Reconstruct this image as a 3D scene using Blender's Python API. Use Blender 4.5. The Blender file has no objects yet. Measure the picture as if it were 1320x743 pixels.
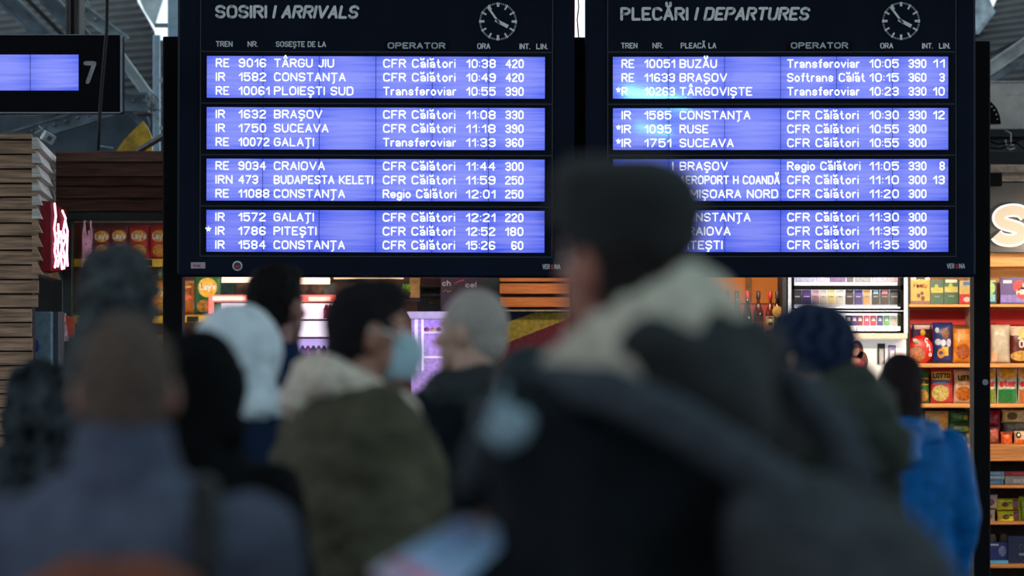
import bpy, math, random
from mathutils import Vector, Matrix, noise
random.seed(7)
sc = bpy.context.scene
COL = sc.collection
PI = math.pi
F = 4950.0                      # focal length in pixels of the 1320 px wide frame
HC = 1.65                       # eye height
HY = 419.0                      # horizon row

# ------------------------------------------------------------------ camera
cd = bpy.data.cameras.new('camera')
cam = bpy.data.objects.new('camera', cd)
COL.objects.link(cam)
cam.location = (0, 0, HC)
cam.rotation_euler = (PI / 2, 0, 0)
cd.sensor_width = 36.0
cd.lens = 36.0 * F / 1320.0
cd.shift_y = (HY - 371.5) / 1320.0
cd.clip_end = 400
cd.dof.use_dof = True
cd.dof.focus_distance = 21.0
cd.dof.aperture_fstop = 2.5
sc.camera = cam
# ------------------------------------------------------------------ world (flat overcast daylight)
w = bpy.data.worlds.new('World')
sc.world = w
w.use_nodes = True
bg = w.node_tree.nodes['Background']
bg.inputs[0].default_value = (0.80, 0.93, 1.0, 1)
bg.inputs[1].default_value = 1.3
# ------------------------------------------------------------------ exposure
sc.view_settings.view_transform = 'Standard'
sc.view_settings.look = 'None'
sc.view_settings.exposure = 0.0
sc.view_settings.gamma = 1.0
sc.view_settings.use_curve_mapping = False


def P(px, py, Y):
    return Vector(((px - 660.0) / F * Y, Y, HC + (HY - py) / F * Y))


def area(name, loc, size, energy, col, rot=(0, 0, 0)):
    l = bpy.data.lights.new(name, 'AREA')
    l.shape = 'RECTANGLE'
    l.size, l.size_y = size
    l.energy = energy
    l.color = col
    o = bpy.data.objects.new(name, l)
    o.location = loc
    o.rotation_euler = rot
    COL.objects.link(o)
    return o


# daylight coming down through the skylight of the hall roof over the crowd
area('skylight', (0, 6, 6.9), (9, 12), 160, (0.82, 0.92, 1.0))


# ================================================================== helpers
def s2l(c):
    return tuple(((v / 255.0) / 12.92 if v / 255.0 <= 0.04045 else ((v / 255.0 + 0.055) / 1.055) ** 2.4) for v in c)


MATS = {}


def mat(rgb, rough=0.6, var=0.12, scale=30.0, bump=0.0, metal=0.0, emit=None, es=1.0, kind='noise', rgb2=None, bscale=None, spec=0.5, coat=0.0, sheen=0.0):
    key = (tuple(rgb), rough, var, scale, bump, metal, emit, es, kind, rgb2, bscale, spec, coat, sheen)
    if key in MATS:
        return MATS[key]
    m = bpy.data.materials.new('surface')
    m.use_nodes = True
    nt = m.node_tree
    b = nt.nodes['Principled BSDF']
    c = s2l(rgb)
    b.inputs['Roughness'].default_value = rough
    b.inputs['Metallic'].default_value = metal
    b.inputs['Specular IOR Level'].default_value = spec
    b.inputs['Coat Weight'].default_value = coat
    b.inputs['Sheen Weight'].default_value = sheen
    tc = nt.nodes.new('ShaderNodeTexCoord')
    if kind == 'wood':
        mp = nt.nodes.new('ShaderNodeMapping')
        mp.inputs['Scale'].default_value = (1.5, 12, 26)
        nt.links.new(tc.outputs['Object'], mp.inputs[0])
        tx = nt.nodes.new('ShaderNodeTexNoise')
        tx.inputs['Scale'].default_value = scale / 10
        tx.inputs['Detail'].default_value = 6
        nt.links.new(mp.outputs[0], tx.inputs['Vector'])
    elif kind == 'voronoi':
        tx = nt.nodes.new('ShaderNodeTexVoronoi')
        tx.inputs['Scale'].default_value = scale
        nt.links.new(tc.outputs['Object'], tx.inputs['Vector'])
    else:
        tx = nt.nodes.new('ShaderNodeTexNoise')
        tx.inputs['Scale'].default_value = scale
        tx.inputs['Detail'].default_value = 4
        nt.links.new(tc.outputs['Object'], tx.inputs['Vector'])
    cr = nt.nodes.new('ShaderNodeValToRGB')
    lo = tuple(max(0, v * (1 - 2.2 * var)) for v in c)
    hi = tuple(min(1, v * (1 + 2.2 * var)) for v in c)
    if rgb2:
        lo, hi = c, s2l(rgb2)
    cr.color_ramp.elements[0].position = 0.33
    cr.color_ramp.elements[1].position = 0.67
    cr.color_ramp.elements[0].color = (*lo, 1)
    cr.color_ramp.elements[1].color = (*hi, 1)
    out = tx.outputs['Distance'] if kind == 'voronoi' else tx.outputs['Fac']
    nt.links.new(out, cr.inputs[0])
    nt.links.new(cr.outputs[0], b.inputs['Base Color'])
    if bump:
        bp = nt.nodes.new('ShaderNodeBump')
        bp.inputs['Strength'].default_value = bump
        bp.inputs['Distance'].default_value = 0.01
        if bscale:
            t2 = nt.nodes.new('ShaderNodeTexNoise')
            t2.inputs['Scale'].default_value = bscale
            nt.links.new(tc.outputs['Object'], t2.inputs['Vector'])
            nt.links.new(t2.outputs['Fac'], bp.inputs['Height'])
        else:
            nt.links.new(out, bp.inputs['Height'])
        nt.links.new(bp.outputs[0], b.inputs['Normal'])
    if emit:
        b.inputs['Emission Color'].default_value = (*s2l(emit), 1)
        b.inputs['Emission Strength'].default_value = es
    MATS[key] = m
    return m


def screen_mat():
    m = bpy.data.materials.new('lcd')
    m.use_nodes = True
    nt = m.node_tree
    b = nt.nodes['Principled BSDF']
    b.inputs['Base Color'].default_value = (0.004, 0.006, 0.02, 1)
    b.inputs['Roughness'].default_value = 0.04
    tc = nt.nodes.new('ShaderNodeTexCoord')
    g = nt.nodes.new('ShaderNodeSeparateXYZ')
    nt.links.new(tc.outputs['Generated'], g.inputs[0])
    # backlight a little paler in the middle of each module, with faint horizontal bands

    def par(sock):
        a = nt.nodes.new('ShaderNodeMath'); a.operation = 'SUBTRACT'; a.inputs[1].default_value = 0.5
        nt.links.new(sock, a.inputs[0])
        q = nt.nodes.new('ShaderNodeMath'); q.operation = 'MULTIPLY'
        nt.links.new(a.outputs[0], q.inputs[0]); nt.links.new(a.outputs[0], q.inputs[1])
        return q.outputs[0]
    s = nt.nodes.new('ShaderNodeMath'); s.operation = 'ADD'
    nt.links.new(par(g.outputs[0]), s.inputs[0]); nt.links.new(par(g.outputs[2]), s.inputs[1])
    mp = nt.nodes.new('ShaderNodeMapping'); mp.inputs['Scale'].default_value = (1.2, 1, 30)
    nt.links.new(tc.outputs['Object'], mp.inputs[0])
    n = nt.nodes.new('ShaderNodeTexNoise'); n.inputs['Scale'].default_value = 2.0
    nt.links.new(mp.outputs[0], n.inputs['Vector'])
    mm = nt.nodes.new('ShaderNodeMath'); mm.operation = 'MULTIPLY_ADD'; mm.inputs[1].default_value = -0.9; mm.inputs[2].default_value = 0.48
    nt.links.new(n.outputs['Fac'], mm.inputs[0])
    ad = nt.nodes.new('ShaderNodeMath'); ad.operation = 'ADD'
    nt.links.new(s.outputs[0], ad.inputs[0]); nt.links.new(mm.outputs[0], ad.inputs[1])
    cr = nt.nodes.new('ShaderNodeValToRGB')
    cr.color_ramp.elements[0].position = 0.0
    cr.color_ramp.elements[0].color = (*s2l((132, 142, 248)), 1)
    cr.color_ramp.elements[1].position = 0.5
    cr.color_ramp.elements[1].color = (*s2l((70, 92, 234)), 1)
    nt.links.new(ad.outputs[0], cr.inputs[0])
    nt.links.new(cr.outputs[0], b.inputs['Emission Color'])
    b.inputs['Emission Strength'].default_value = 1.0
    return m


class MB:
    def __init__(s):
        s.v, s.f = [], []

    def add(s, vs, fs):
        n = len(s.v)
        s.v += [Vector(v) for v in vs]
        s.f += [tuple(i + n for i in f) for f in fs]
        return s

    def box(s, a, b, M=None):
        (x0, y0, z0), (x1, y1, z1) = a, b
        vs = [Vector((x, y, z)) for x in (x0, x1) for y in (y0, y1) for z in (z0, z1)]
        if M:
            vs = [M @ v for v in vs]
        return s.add(vs, [(0, 1, 3, 2), (4, 6, 7, 5), (0, 4, 5, 1), (2, 3, 7, 6), (0, 2, 6, 4), (1, 5, 7, 3)])

    def bbox(s, a, b, c=0.004, M=None):
        """box with chamfered long edges seen from the front (outline in XZ)"""
        (x0, y0, z0), (x1, y1, z1) = a, b
        pr = [(x0 + c, z0), (x1 - c, z0), (x1, z0 + c), (x1, z1 - c), (x1 - c, z1), (x0 + c, z1), (x0, z1 - c), (x0, z0 + c)]
        cx, cz = (x0 + x1) / 2, (z0 + z1) / 2
        fx = 1 - 2 * c / max(1e-6, abs(x1 - x0)); fz = 1 - 2 * c / max(1e-6, abs(z1 - z0))
        rings = []
        for y, k in ((y0, 1), (y0 + c, 0), (y1 - c, 0), (y1, 1)):
            rings.append([Vector((cx + (x - cx) * (fx if k else 1), y, cz + (z - cz) * (fz if k else 1))) for x, z in pr])
        vs = [v for r in rings for v in r]
        if M:
            vs = [M @ v for v in vs]
        fs = [tuple(range(8)), tuple(reversed(range(24, 32)))]
        for r in range(3):
            for i in range(8):
                j = (i + 1) % 8
                fs.append((r * 8 + i, r * 8 + 8 + i, r * 8 + 8 + j, r * 8 + j))
        return s.add(vs, fs)

    def prism(s, pts, y0, y1):
        n = len(pts)
        vs = [(x, y0, z) for x, z in pts] + [(x, y1, z) for x, z in pts]
        fs = [tuple(range(n)), tuple(reversed(range(n, 2 * n)))]
        fs += [(i, i + n, (i + 1) % n + n, (i + 1) % n) for i in range(n)]
        return s.add(vs, fs)

    def rings(s, rings, cap=True, closed=False):
        n = len(rings[0])
        vs = [v for r in rings for v in r]
        fs = []
        R = len(rings)
        for r in range(R if closed else R - 1):
            q = (r + 1) % R
            for i in range(n):
                j = (i + 1) % n
                fs.append((r * n + i, r * n + j, q * n + j, q * n + i))
        if cap and not closed:
            fs += [tuple(reversed(range(n))), tuple(range((R - 1) * n, R * n))]
        return s.add(vs, fs)

    def tube(s, pts, rad, n=10, cap=True):
        pts = [Vector(p) for p in pts]
        if not hasattr(rad, '__len__'):
            rad = [rad] * len(pts)
        rs = []
        up = None
        for i, p in enumerate(pts):
            d = (pts[min(i + 1, len(pts) - 1)] - pts[max(i - 1, 0)]).normalized()
            if up is None:
                up = Vector((0, 0, 1)) if abs(d.z) < 0.9 else Vector((1, 0, 0))
            a = d.cross(up).normalized()
            b = a.cross(d).normalized()
            up = b
            rs.append([p + (a * math.cos(t) + b * math.sin(t)) * rad[i] for t in [2 * PI * k / n for k in range(n)]])
        return s.rings(rs, cap)

    def capsule(s, p, q, r0, r1, n=14):
        p, q = Vector(p), Vector(q)
        d = q - p
        L = d.length
        d = d / max(L, 1e-6)
        pts, rr = [], []
        for k in (-85, -60, -30):
            t = math.radians(k); pts.append(p + d * r0 * math.sin(t)); rr.append(r0 * math.cos(t))
        for k in range(0, 5):
            pts.append(p + d * L * k / 4); rr.append(r0 + (r1 - r0) * k / 4)
        for k in (30, 60, 85):
            t = math.radians(k); pts.append(q + d * r1 * math.sin(t)); rr.append(r1 * math.cos(t))
        a = d.cross(Vector((0, 0, 1)) if abs(d.z) < 0.9 else Vector((1, 0, 0))).normalized()
        b = a.cross(d)
        return s.rings([[c + (a * math.cos(2 * PI * i / n) + b * math.sin(2 * PI * i / n)) * r for i in range(n)] for c, r in zip(pts, rr)])

    def ell(s, c, r, M=None, n=20, m=12, keep=None):
        c = Vector(c)
        vs = []
        for j in range(m + 1):
            t = -PI / 2 + PI * j / m
            for i in range(n):
                u = 2 * PI * i / n
                v = Vector((r[0] * math.cos(t) * math.cos(u), r[1] * math.cos(t) * math.sin(u), r[2] * math.sin(t)))
                vs.append(v)
        fs = []
        for j in range(m):
            for i in range(n):
                k = (i + 1) % n
                q = (j * n + i, j * n + k, (j + 1) * n + k, (j + 1) * n + i)
                if keep is None or keep(sum((vs[z] for z in q), Vector()) / 4):
                    fs.append(q)
        vs = [(M @ v if M else v) + c for v in vs]
        return s.add(vs, fs)

    def loft(s, secs, n=28, M=None, pw=2.3):
        """secs: (z, cx, cy, rx, ry) superellipse sections"""
        rs = []
        for z, cx, cy, rx, ry in secs:
            r = []
            for i in range(n):
                t = 2 * PI * i / n
                ct, st = math.cos(t), math.sin(t)
                v = Vector((cx + rx * math.copysign(abs(ct) ** (2 / pw), ct), cy + ry * math.copysign(abs(st) ** (2 / pw), st), z))
                r.append(M @ v if M else v)
            rs.append(r)
        return s.rings(rs)

    def lathe(s, prof, c, n=16):
        return s.rings([[Vector((c[0] + r * math.cos(2 * PI * i / n), c[1] + r * math.sin(2 * PI * i / n), c[2] + z)) for i in range(n)] for r, z in prof])

    def build(s, name, m, parent=None, smooth=False, local=False):
        me = bpy.data.meshes.new(name)
        off = Vector((0, 0, 0))
        if parent is not None and not local:
            p = parent
            while p is not None:
                off += p.location
                p = p.parent
        me.from_pydata([tuple(v - off) for v in s.v], [], s.f)
        if m:
            me.materials.append(m)
        if smooth:
            for p in me.polygons:
                p.use_smooth = True
        me.update()
        o = bpy.data.objects.new(name, me)
        COL.objects.link(o)
        if parent is not None:
            o.parent = parent
        return o


def tag(o, label=None, cat=None, group=None, kind=None):
    if label: o['label'] = label
    if cat: o['category'] = cat
    if group: o['group'] = group
    if kind: o['kind'] = kind
    return o


def empty(name, loc, label, cat, group=None, rz=0.0):
    o = bpy.data.objects.new(name, None)
    o.empty_display_size = 0.1
    COL.objects.link(o)
    o.location = loc
    o.rotation_euler = (0, 0, rz)
    return tag(o, label, cat, group)


def pbox(x0, y0, x1, y1, Y, d, mb=None, c=None):
    """box whose front face covers the given pixel rectangle at depth Y and runs d metres back"""
    a, b = P(x0, y1, Y), P(x1, y0, Y)
    mb = mb or MB()
    if c:
        return mb.bbox((a.x, Y, a.z), (b.x, Y + d, b.z), c)
    return mb.box((a.x, Y, a.z), (b.x, Y + d, b.z))


# ------------------------------------------------------------------ stroke lettering
# coordinates: first char x, second char y (base 36); baseline y=2, cap top y=8; '~' = smoothed stroke
_G = {
 'A': (4, '02 28 42|14 34'), 'B': (4, '05 02 08|~08 28 38 47 46 35 25 05|~05 25 35 44 43 32 22 02'), 'C': (4, '~47 38 18 07 03 12 32 43'),
 'D': (4, '02 08|~08 28 38 47 43 32 22 02'), 'E': (3.6, '48 08 02 42|05 35'), 'F': (3.4, '48 08 02|05 35'), 'G': (4, '~47 38 18 07 03 12 32 43 45|45 25'),
 'H': (4, '02 08|42 48|05 45'), 'I': (0, '02 08'), 'J': (3, '~38 33 22 12 03'), 'K': (4, '02 08|48 04|15 42'), 'L': (3.4, '08 02 42'),
 'M': (4.8, '02 08 24 48 42'), 'N': (4, '02 08 42 48'), 'O': (4.2, '@18 07 03 12 32 43 47 38'), 'P': (4, '02 08|~08 28 38 47 46 35 25 05'),
 'Q': (4.2, '@18 07 03 12 32 43 47 38|24 42'), 'R': (4, '02 08|~08 28 38 47 46 35 25 05|25 42'), 'S': (4, '~47 38 18 07 06 15 35 44 43 32 12 03'),
 'T': (4, '08 48|28 22'), 'U': (4, '~08 03 12 32 43 48'), 'V': (4.4, '08 22 48'), 'W': (6, '08 12 27 32 48'), 'X': (4, '08 42|02 48'),
 'Y': (4, '08 25 48|25 22'), 'Z': (4, '08 48 02 42'),
 'a': (3, '~05 16 26 35 32|~34 14 03 12 22 33'), 'b': (3, '08 02|~05 16 26 35 33 22 12 03'), 'c': (3, '~35 26 16 05 03 12 22 33'), 'd': (3, '38 32|~35 26 16 05 03 12 22 33'),
 'e': (3, '04 34|~34 35 26 16 05 03 12 22 33'), 'f': (2, '~28 18 17 12|06 26'), 'g': (3, '36 31|~31 20 10 01|~35 26 16 05 03 12 22 33'),
 'h': (3, '08 02|~05 16 26 35 32'), 'i': (0, '02 06|08'), 'j': (1, '~16 11 00|18'), 'k': (3, '08 02|36 03|14 32'), 'l': (0, '02 08'), 'm': (5, '06 02|~05 16 26 25 22|~25 36 46 45 42'),
 'n': (3, '06 02|~05 16 26 35 32'), 'o': (3, '@16 05 03 12 22 33 35 26'), 'p': (3, '06 00|~05 16 26 35 33 22 12 03'), 'r': (1.8, '06 02|~04 05 16 26'),
 's': (3, '~35 26 16 05 14 24 33 22 12 03'), 't': (2.2, '~18 13 22 32|06 26'), 'u': (3, '~06 03 12 22 33|36 32'), 'v': (3.2, '06 22 46'), 'w': (5, '06 12 25 32 46'),
 'y': (3, '06 22|46 10'), 'z': (3, '06 36 02 32'), 'x': (3, '06 32|02 36'),
 '0': (3.4, '@18 07 03 12 32 43 47 38'), '1': (1.8, '06 28 22'), '2': (3.6, '~07 18 38 47 46 03 02|02 42'), '3': (3.6, '~07 18 38 47 46 35 15|~15 35 44 43 32 12 03'),
 '4': (3.8, '32 38 04 44'), '5': (3.6, '48 08 05|~05 16 36 45 43 32 12 03'), '6': (3.6, '~47 38 18 07 03 12 32 43 44 35 15 04'), '7': (3.6, '08 48 12'),
 '8': (3.6, '@18 07 06 15 35 46 47 38|@15 04 03 12 32 43 44 35'), '9': (3.6, '~03 12 32 43 47 38 18 07 06 15 35 46'),
 ':': (0, '03|06'), '.': (0, '02'), ',': (0, '02 01'), '/': (3, '02 38'), '*': (3, '26 28|26 07|26 47|26 15|26 35'), "'": (0, '07 08'), '-': (3, '05 35'),
}
_ACC = {'Ă': ('A', '~1b 19 39 3b'), 'Â': ('A', '19 2b 39'), 'Ș': ('S', '21 20 10'), 'Ț': ('T', '22 21 10'), 'ă': ('a', '~09 08 28 29'), 'â': ('a', '08 1a 28'), 'ș': ('s', '11 00'), 'ț': ('t', '21 10')}
for _k, (_b, _a) in _ACC.items():
    _G[_k] = (_G[_b][0], _G[_b][1] + '|' + _a)


def _strokes(ch):
    wd, sp = _G[ch]
    out = []
    for st in sp.split('|'):
        kind = ''
        if st[0] in '~@':
            kind, st = st[0], st[1:]
        pts = [Vector((int(a[0], 36), int(a[1], 36))) for a in st.split()]
        if kind:
            closed = kind == '@'
            for _ in range(2):
                n, q = len(pts), []
                rng = range(n) if closed else range(n - 1)
                if not closed: q.append(pts[0])
                for i in rng:
                    a, b = pts[i], pts[(i + 1) % n]
                    q += [a * .75 + b * .25, a * .25 + b * .75]
                if not closed: q.append(pts[-1])
                pts = q
            if closed: pts = pts + [pts[0]]
        mx = {4.2: 4, 3.4: 4, 3.6: 4, 3.8: 4, 4.4: 4, 4.8: 4, 6: 4, 5: 4, 1.8: 2, 2.2: 3, 3.2: 4}.get(wd, wd)
        k = wd / mx if mx else 1
        out.append([Vector((p.x * k, p.y - 2)) for p in pts])
    return wd, out


_CACHE = {}


def text2d(s, x0, x1, yb, yt, t, italic=0.0, gap=1.75):
    """flat strokes: returns (verts2d, faces) of lettering spanning x0..x1 between baseline yb and cap top yt (any units, y up)"""
    h = yt - yb
    u = (h - t) / 6.0
    pos, x = [], 0.0
    nat = 0.0
    for ch in s:
        if ch == ' ':
            nat += 3.2; continue
        if ch not in _CACHE: _CACHE[ch] = _strokes(ch)
        wd, st = _CACHE[ch]
        pos.append((nat, wd, st))
        nat += wd + gap
    nat -= gap
    hx = ((x1 - x0) - t - (italic * h * 0.8)) / nat if x1 is not None and nat > 0 else u
    V, Fc = [], []

    def quad(a, b):
        d = (b - a)
        if d.length < 1e-9: return
        n = Vector((-d.y, d.x)).normalized() * t / 2
        k = len(V)
        V.extend([a - n, b - n, b + n, a + n]); Fc.append((k, k + 1, k + 2, k + 3))
    for px, wd, st in pos:
        for pl in st:
            pts = []
            for p in pl:
                X = x0 + t / 2 + (px + p.x) * hx
                Y = yb + t / 2 + p.y * u
                pts.append(Vector((X + italic * (Y - yb), Y)))
            for a, b in zip(pts, pts[1:]): quad(a, b)
            ends = pts if len(pts) < 6 else pts[::2] + [pts[-1]]
            for p in ends:
                k = len(V)
                V.extend([p + Vector((math.cos(q * PI / 3 + .5), math.sin(q * PI / 3 + .5))) * t / 2 for q in range(6)])
                Fc.append(tuple(range(k, k + 6)))
    return V, Fc


def px_text(fields, Y, name, m, parent, t=2.0, off=0.003, mb=None, dz=0.0):
    """fields: (text, x0, x1, y_top, y_base[, italic]) in pixels, laid on the plane y=Y"""
    M = MB()
    for i, fl in enumerate(fields):
        s, x0, x1, yt, yb = fl[:5]
        it = fl[5] if len(fl) > 5 else 0.0
        V, Fc = text2d(s, x0, x1, -yb, -yt, t, it)
        e = Y - off
        vv = [P(v.x, -v.y, Y) + Vector((0, e - Y, 0)) for v in V]
        for fi, fc in enumerate(Fc):
            for q in fc: vv[q].y -= (fi % 9) * 1.2e-4
        M.add(vv, Fc)
    return M.build(name, m, parent)


# ================================================================== setting
m_floor = mat((52, 54, 58), 0.35, 0.25, 6)
m_dark = mat((16, 18, 22), 0.7, 0.2, 4)
m_steel = mat((86, 100, 112), 0.5, 0.2, 9, 0.2, 0.3)
m_steel_d = mat((28, 35, 40), 0.6, 0.25, 7, 0.2)
m_paint = mat((150, 180, 200), 0.4, 0.08, 12)

tag(MB().box((-16, -16, -0.1), (16, 46, 0)).build('floor', m_floor), kind='structure')
tag(MB().box((-14, -15, 0), (14, -14.8, 3.4)).build('wall_sky_block', mat((92, 94, 98), 0.8, 0.2, 3)), kind='structure')  # unseen wall behind the camera, added to hold back sky light
roof = MB()
roof.box((-11, -7, 7.0), (11, 23.6, 7.15))
tag(roof.build('roof_sky_block', m_steel_d), kind='structure')  # unseen slab overhead, added and sized to cut the sky light


# corrugated canopies beyond the kiosks: curved sheet with real corrugations
def canopy(name, edge, x_far, Y0, amp=0.008, pitch=0.055, side=1):
    """edge: list of (px, py) of the free curved edge, top to bottom; sheet runs from it to x_far px"""
    mb = MB()
    z_t, z_b = P(0, edge[0][1], Y0).z, P(0, edge[-1][1], Y0).z
    n = int((z_t - z_b) / pitch * 6)
    rs = []
    for i in range(n + 1):
        z = z_b + (z_t - z_b) * i / n
        py = HY - (z - HC) * F / Y0
        for (ax, ay), (bx, by) in zip(edge, edge[1:]):
            if ay <= py <= by + 1e-3:
                ex = ax + (bx - ax) * (py - ay) / (by - ay); break
        else:
            ex = edge[0][0]
        lean = ((z - z_b) / (z_t - z_b)) ** 2 * 1.2
        y = Y0 + lean + amp * math.sin(z / pitch * 2 * PI)
        xe, xf = P(ex, 0, Y0).x, P(x_far, 0, Y0).x
        cols = 5
        rs.append([Vector((xe + (xf - xe) * k / cols, y + 0.05 * k, z - 0.03 * k * side)) for k in range(cols + 1)] +
                  [Vector((xe + (xf - xe) * k / cols, y + 0.05 * k + 0.04, z - 0.03 * k * side)) for k in range(cols, -1, -1)])
    mb.rings(rs)
    return mb.build(name, m_steel_d, None, True)


c1 = canopy('canopy_roof', [(150, -60), (163, -10), (178, 13), (190, 33), (196, 56), (197, 100), (197, 210)], -120, 27.5)
tag(c1, 'dark corrugated canopy with a curved free edge, behind the wooden kiosk with the neon sign', 'canopy')
c2 = canopy('canopy_roof', [(1330, -60), (1290, 12), (1268, 30), (1240, 56), (1240, 225)], 1480, 27.5, side=-1)
tag(c2, 'grey corrugated canopy rising above the air conditioner', 'canopy')


def beam(name, p0, p1, wpx, Y, d, m, label, flange=True, rivets=0):
    a, b = P(*p0, Y), P(*p1, Y)
    L = (b - a).length
    dr = (b - a) / L
    nn = Vector((-dr.z, 0, dr.x))
    hw = wpx / F * Y / 2
    root = empty(name, (a + b) / 2, label, 'beam')
    Mx = Matrix(((dr.x, 0, nn.x, a.x), (0, 1, 0, a.y), (dr.z, 0, nn.z, a.z), (0, 0, 0, 1)))
    MB().box((0, 0.02, -hw * .8), (L, 0.035, hw * .8), Mx).build('web', m, root)
    if flange:
        for sg in (-1, 1):
            MB().box((0, 0, sg * hw - hw * .18), (L, d, sg * hw + hw * .18), Mx).build('flange', m, root)
    for k in range(rivets):
        t = L * (k + .5) / rivets
        c = Mx @ Vector((t, 0.01, 0.1 * hw))
        MB().ell(c, (0.014, 0.012, 0.014), None, 10, 6).build('bolt', m, root, True)
    return root


beam('steel_beam', (-8, -16), (68, 58), 19, 26.8, 0.12, m_steel, 'grey diagonal steel beam running down behind the platform number sign')
beam('steel_beam', (48, -16), (110, 52), 17, 27.0, 0.12, m_steel, 'grey diagonal steel beam behind the brown column over the platform sign')
beam('steel_beam', (20, -16), (95, 60), 7, 27.2, 0.06, m_steel_d, 'thin dark diagonal strut between two grey beams over the platform sign', False)
beam('steel_beam', (-10, 186), (165, 133), 17, 26.6, 0.12, m_steel, 'bolted steel girder climbing under the platform number sign', True, 12)
beam('steel_beam', (150, 130), (192, 132), 21, 26.5, 0.1, m_steel, 'short bolted steel girder end beside the tangled wires', True, 3)
beam('steel_beam', (150, 66), (196, 130), 11, 26.9, 0.08, mat((150, 165, 172), 0.5, 0.1, 9), 'pale diagonal brace beside the edge of the platform number sign')
beam('steel_beam', (158, 136), (190, 168), 9, 26.9, 0.06, m_steel, 'lower grey diagonal brace under the tangled wires', False)
beam('steel_beam', (100, 8), (160, 54), 15, 26.9, 0.1, mat((120, 135, 142), 0.5, 0.2, 9), 'pale riveted bracket between the brown column and the hanging cable', True, 4)
beam('steel_beam', (1262, 98), (1335, 48), 14, 26.6, 0.1, mat((150, 158, 162), 0.4, 0.15, 9), 'pale sloping steel pipe above the air conditioner')
beam('steel_beam', (1262, 112), (1335, 70), 8, 26.9, 0.1, m_steel, 'second darker sloping strut above the air conditioner', False)
beam('steel_beam', (1262, 78), (1320, 50), 6, 27.0, 0.1, m_steel_d, 'thin upper sloping strut on the grey canopy', False)
# bluish cladding behind the plank fascia
tag(pbox(-60, 150, 213, 230, 27.0, 0.1).build('wall_far', mat((58, 72, 84), 0.7, 0.2, 5)), kind='structure')
tag(pbox(-140, 200, 1420, 764, 24.75, 0.1).build('wall_rear', mat((30, 30, 34), 0.8, 0.2, 5)), kind='structure')
# pale translucent sheets against the sky
tag(MB().prism([tuple(P(x, y, 28).xz) for x, y in ((172, -20), (186, 14), (199, 34), (216, -20))], 28, 28.03).build('roof_sheet', mat((175, 192, 200), 0.4, 0.1, 8)),
    'pale glazing bar sheet beside the open sky over the curved canopy', 'roof sheet')
tag(MB().prism([tuple(P(x, y, 28).xz) for x, y in ((1254, -20), (1268, -20), (1283, 16), (1262, 44), (1254, 44))], 28, 28.03).build('roof_sheet', mat((160, 178, 190), 0.4, 0.2, 12)),
    'pale folded roof sheet at the upper corner of the departures board', 'roof sheet')
# column in front of the beams
tag(pbox(84, -40, 102, 50, 26.0, 0.35, c=0.01).build('column', mat((50, 46, 46), 0.8, 0.15, 10)), 'brown grey column rising behind the platform number sign', 'column')
# blue painted steel stanchion with rungs
st = empty('steel_stanchion', P(201, 178, 25.5), 'light blue steel stanchion beside the arrivals board', 'post')
pbox(197, 45, 206, 739.3, 25.5, 0.05, c=0.004).build('post', m_paint, st)
for yy in (103, 165): pbox(206, yy - 2.5, 216, yy + 2.5, 25.51, 0.03).build('rung', m_paint, st)
st2 = empty('steel_stanchion', P(222, 48, 25.8), 'wide pale blue post at the upper corner of the arrivals board', 'post')
pbox(216, -30, 240, 70, 25.8, 0.08, c=0.005).build('post', m_paint, st2)
pbox(199, 30, 216, 35, 25.7, 0.04).build('clamp', mat((120, 140, 150), 0.4, 0.1), st2)
tag(pbox(206, 52, 222, 730.7, 26.2, 0.05).build('backing_panel', mat((70, 78, 82), 0.7, 0.3, 14)), 'weathered grey panel between the blue stanchion and the arrivals board', 'panel')

# cable and wires
tag(MB().tube([P(138.5, -20, 19.8), P(137.5, 40, 19.8), P(133, 90, 19.8), P(129, 140, 19.8), P(126.5, 194, 19.8)], 0.009, 8).build('hanging_cable', m_dark, None, True),
    'thick black cable hanging in front of the platform number sign', 'cable')
wm = mat((110, 120, 128), 0.4, 0.1)
wt = MB()
for k in range(7):
    c = P(197 + random.uniform(-3, 3), 137 + random.uniform(-7, 8), 25.46)
    r = random.uniform(.03, .06)
    ax = random.uniform(0, PI)
    wt.tube([c + Vector((r * math.cos(a + ax) * .8, .02 * math.sin(a * 2), r * 1.1 * math.sin(a))) for a in [2 * PI * i / 14 for i in range(14)]], 0.0035, 5)
wt.tube([P(190, 150, 25.2), P(193, 160, 25.2), P(191, 170, 25.2)], 0.003, 5)
tag(wt.build('wire_tangle', wm, None, True), 'tangle of thin grey wires looped round the blue stanchion', 'wires', kind='stuff')
tag(MB().tube([P(112, 0, 26), P(116, 8, 26), P(114.5, 12, 26)], 0.005, 6).build('loose_wire', wm, None, True), 'short loose wire dangling by the brown column', 'wire')

# yellow sheet lying on the kiosk roof
ysh = MB()
ysh.prism([tuple(P(x, y, 24.6).xz) for x, y in ((146, 200), (160, 180), (184, 156), (190, 164), (196, 178), (196, 207), (146, 207))], 24.6, 24.64)
ysh = tag(ysh.build('yellow_sheet', mat((196, 164, 48), 0.5, 0.2, 12)), 'curved yellow sheet leaning on the plank kiosk roof', 'sheet')
a, b = P(176, 196, 24.0), P(216, 172, 24.0)
tag(MB().tube([a, b], 0.02, 4).build('roof_batten', mat((60, 62, 70), 0.5, 0.2)), 'dark batten lying aslant above the plank fascia', 'batten')
tag(MB().tube([P(126, 188, 23.4), P(146, 191, 23.4)], 0.006, 6).build('metal_rod', m_paint), 'thin pale rod sticking out above the plank fascia', 'rod')

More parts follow.
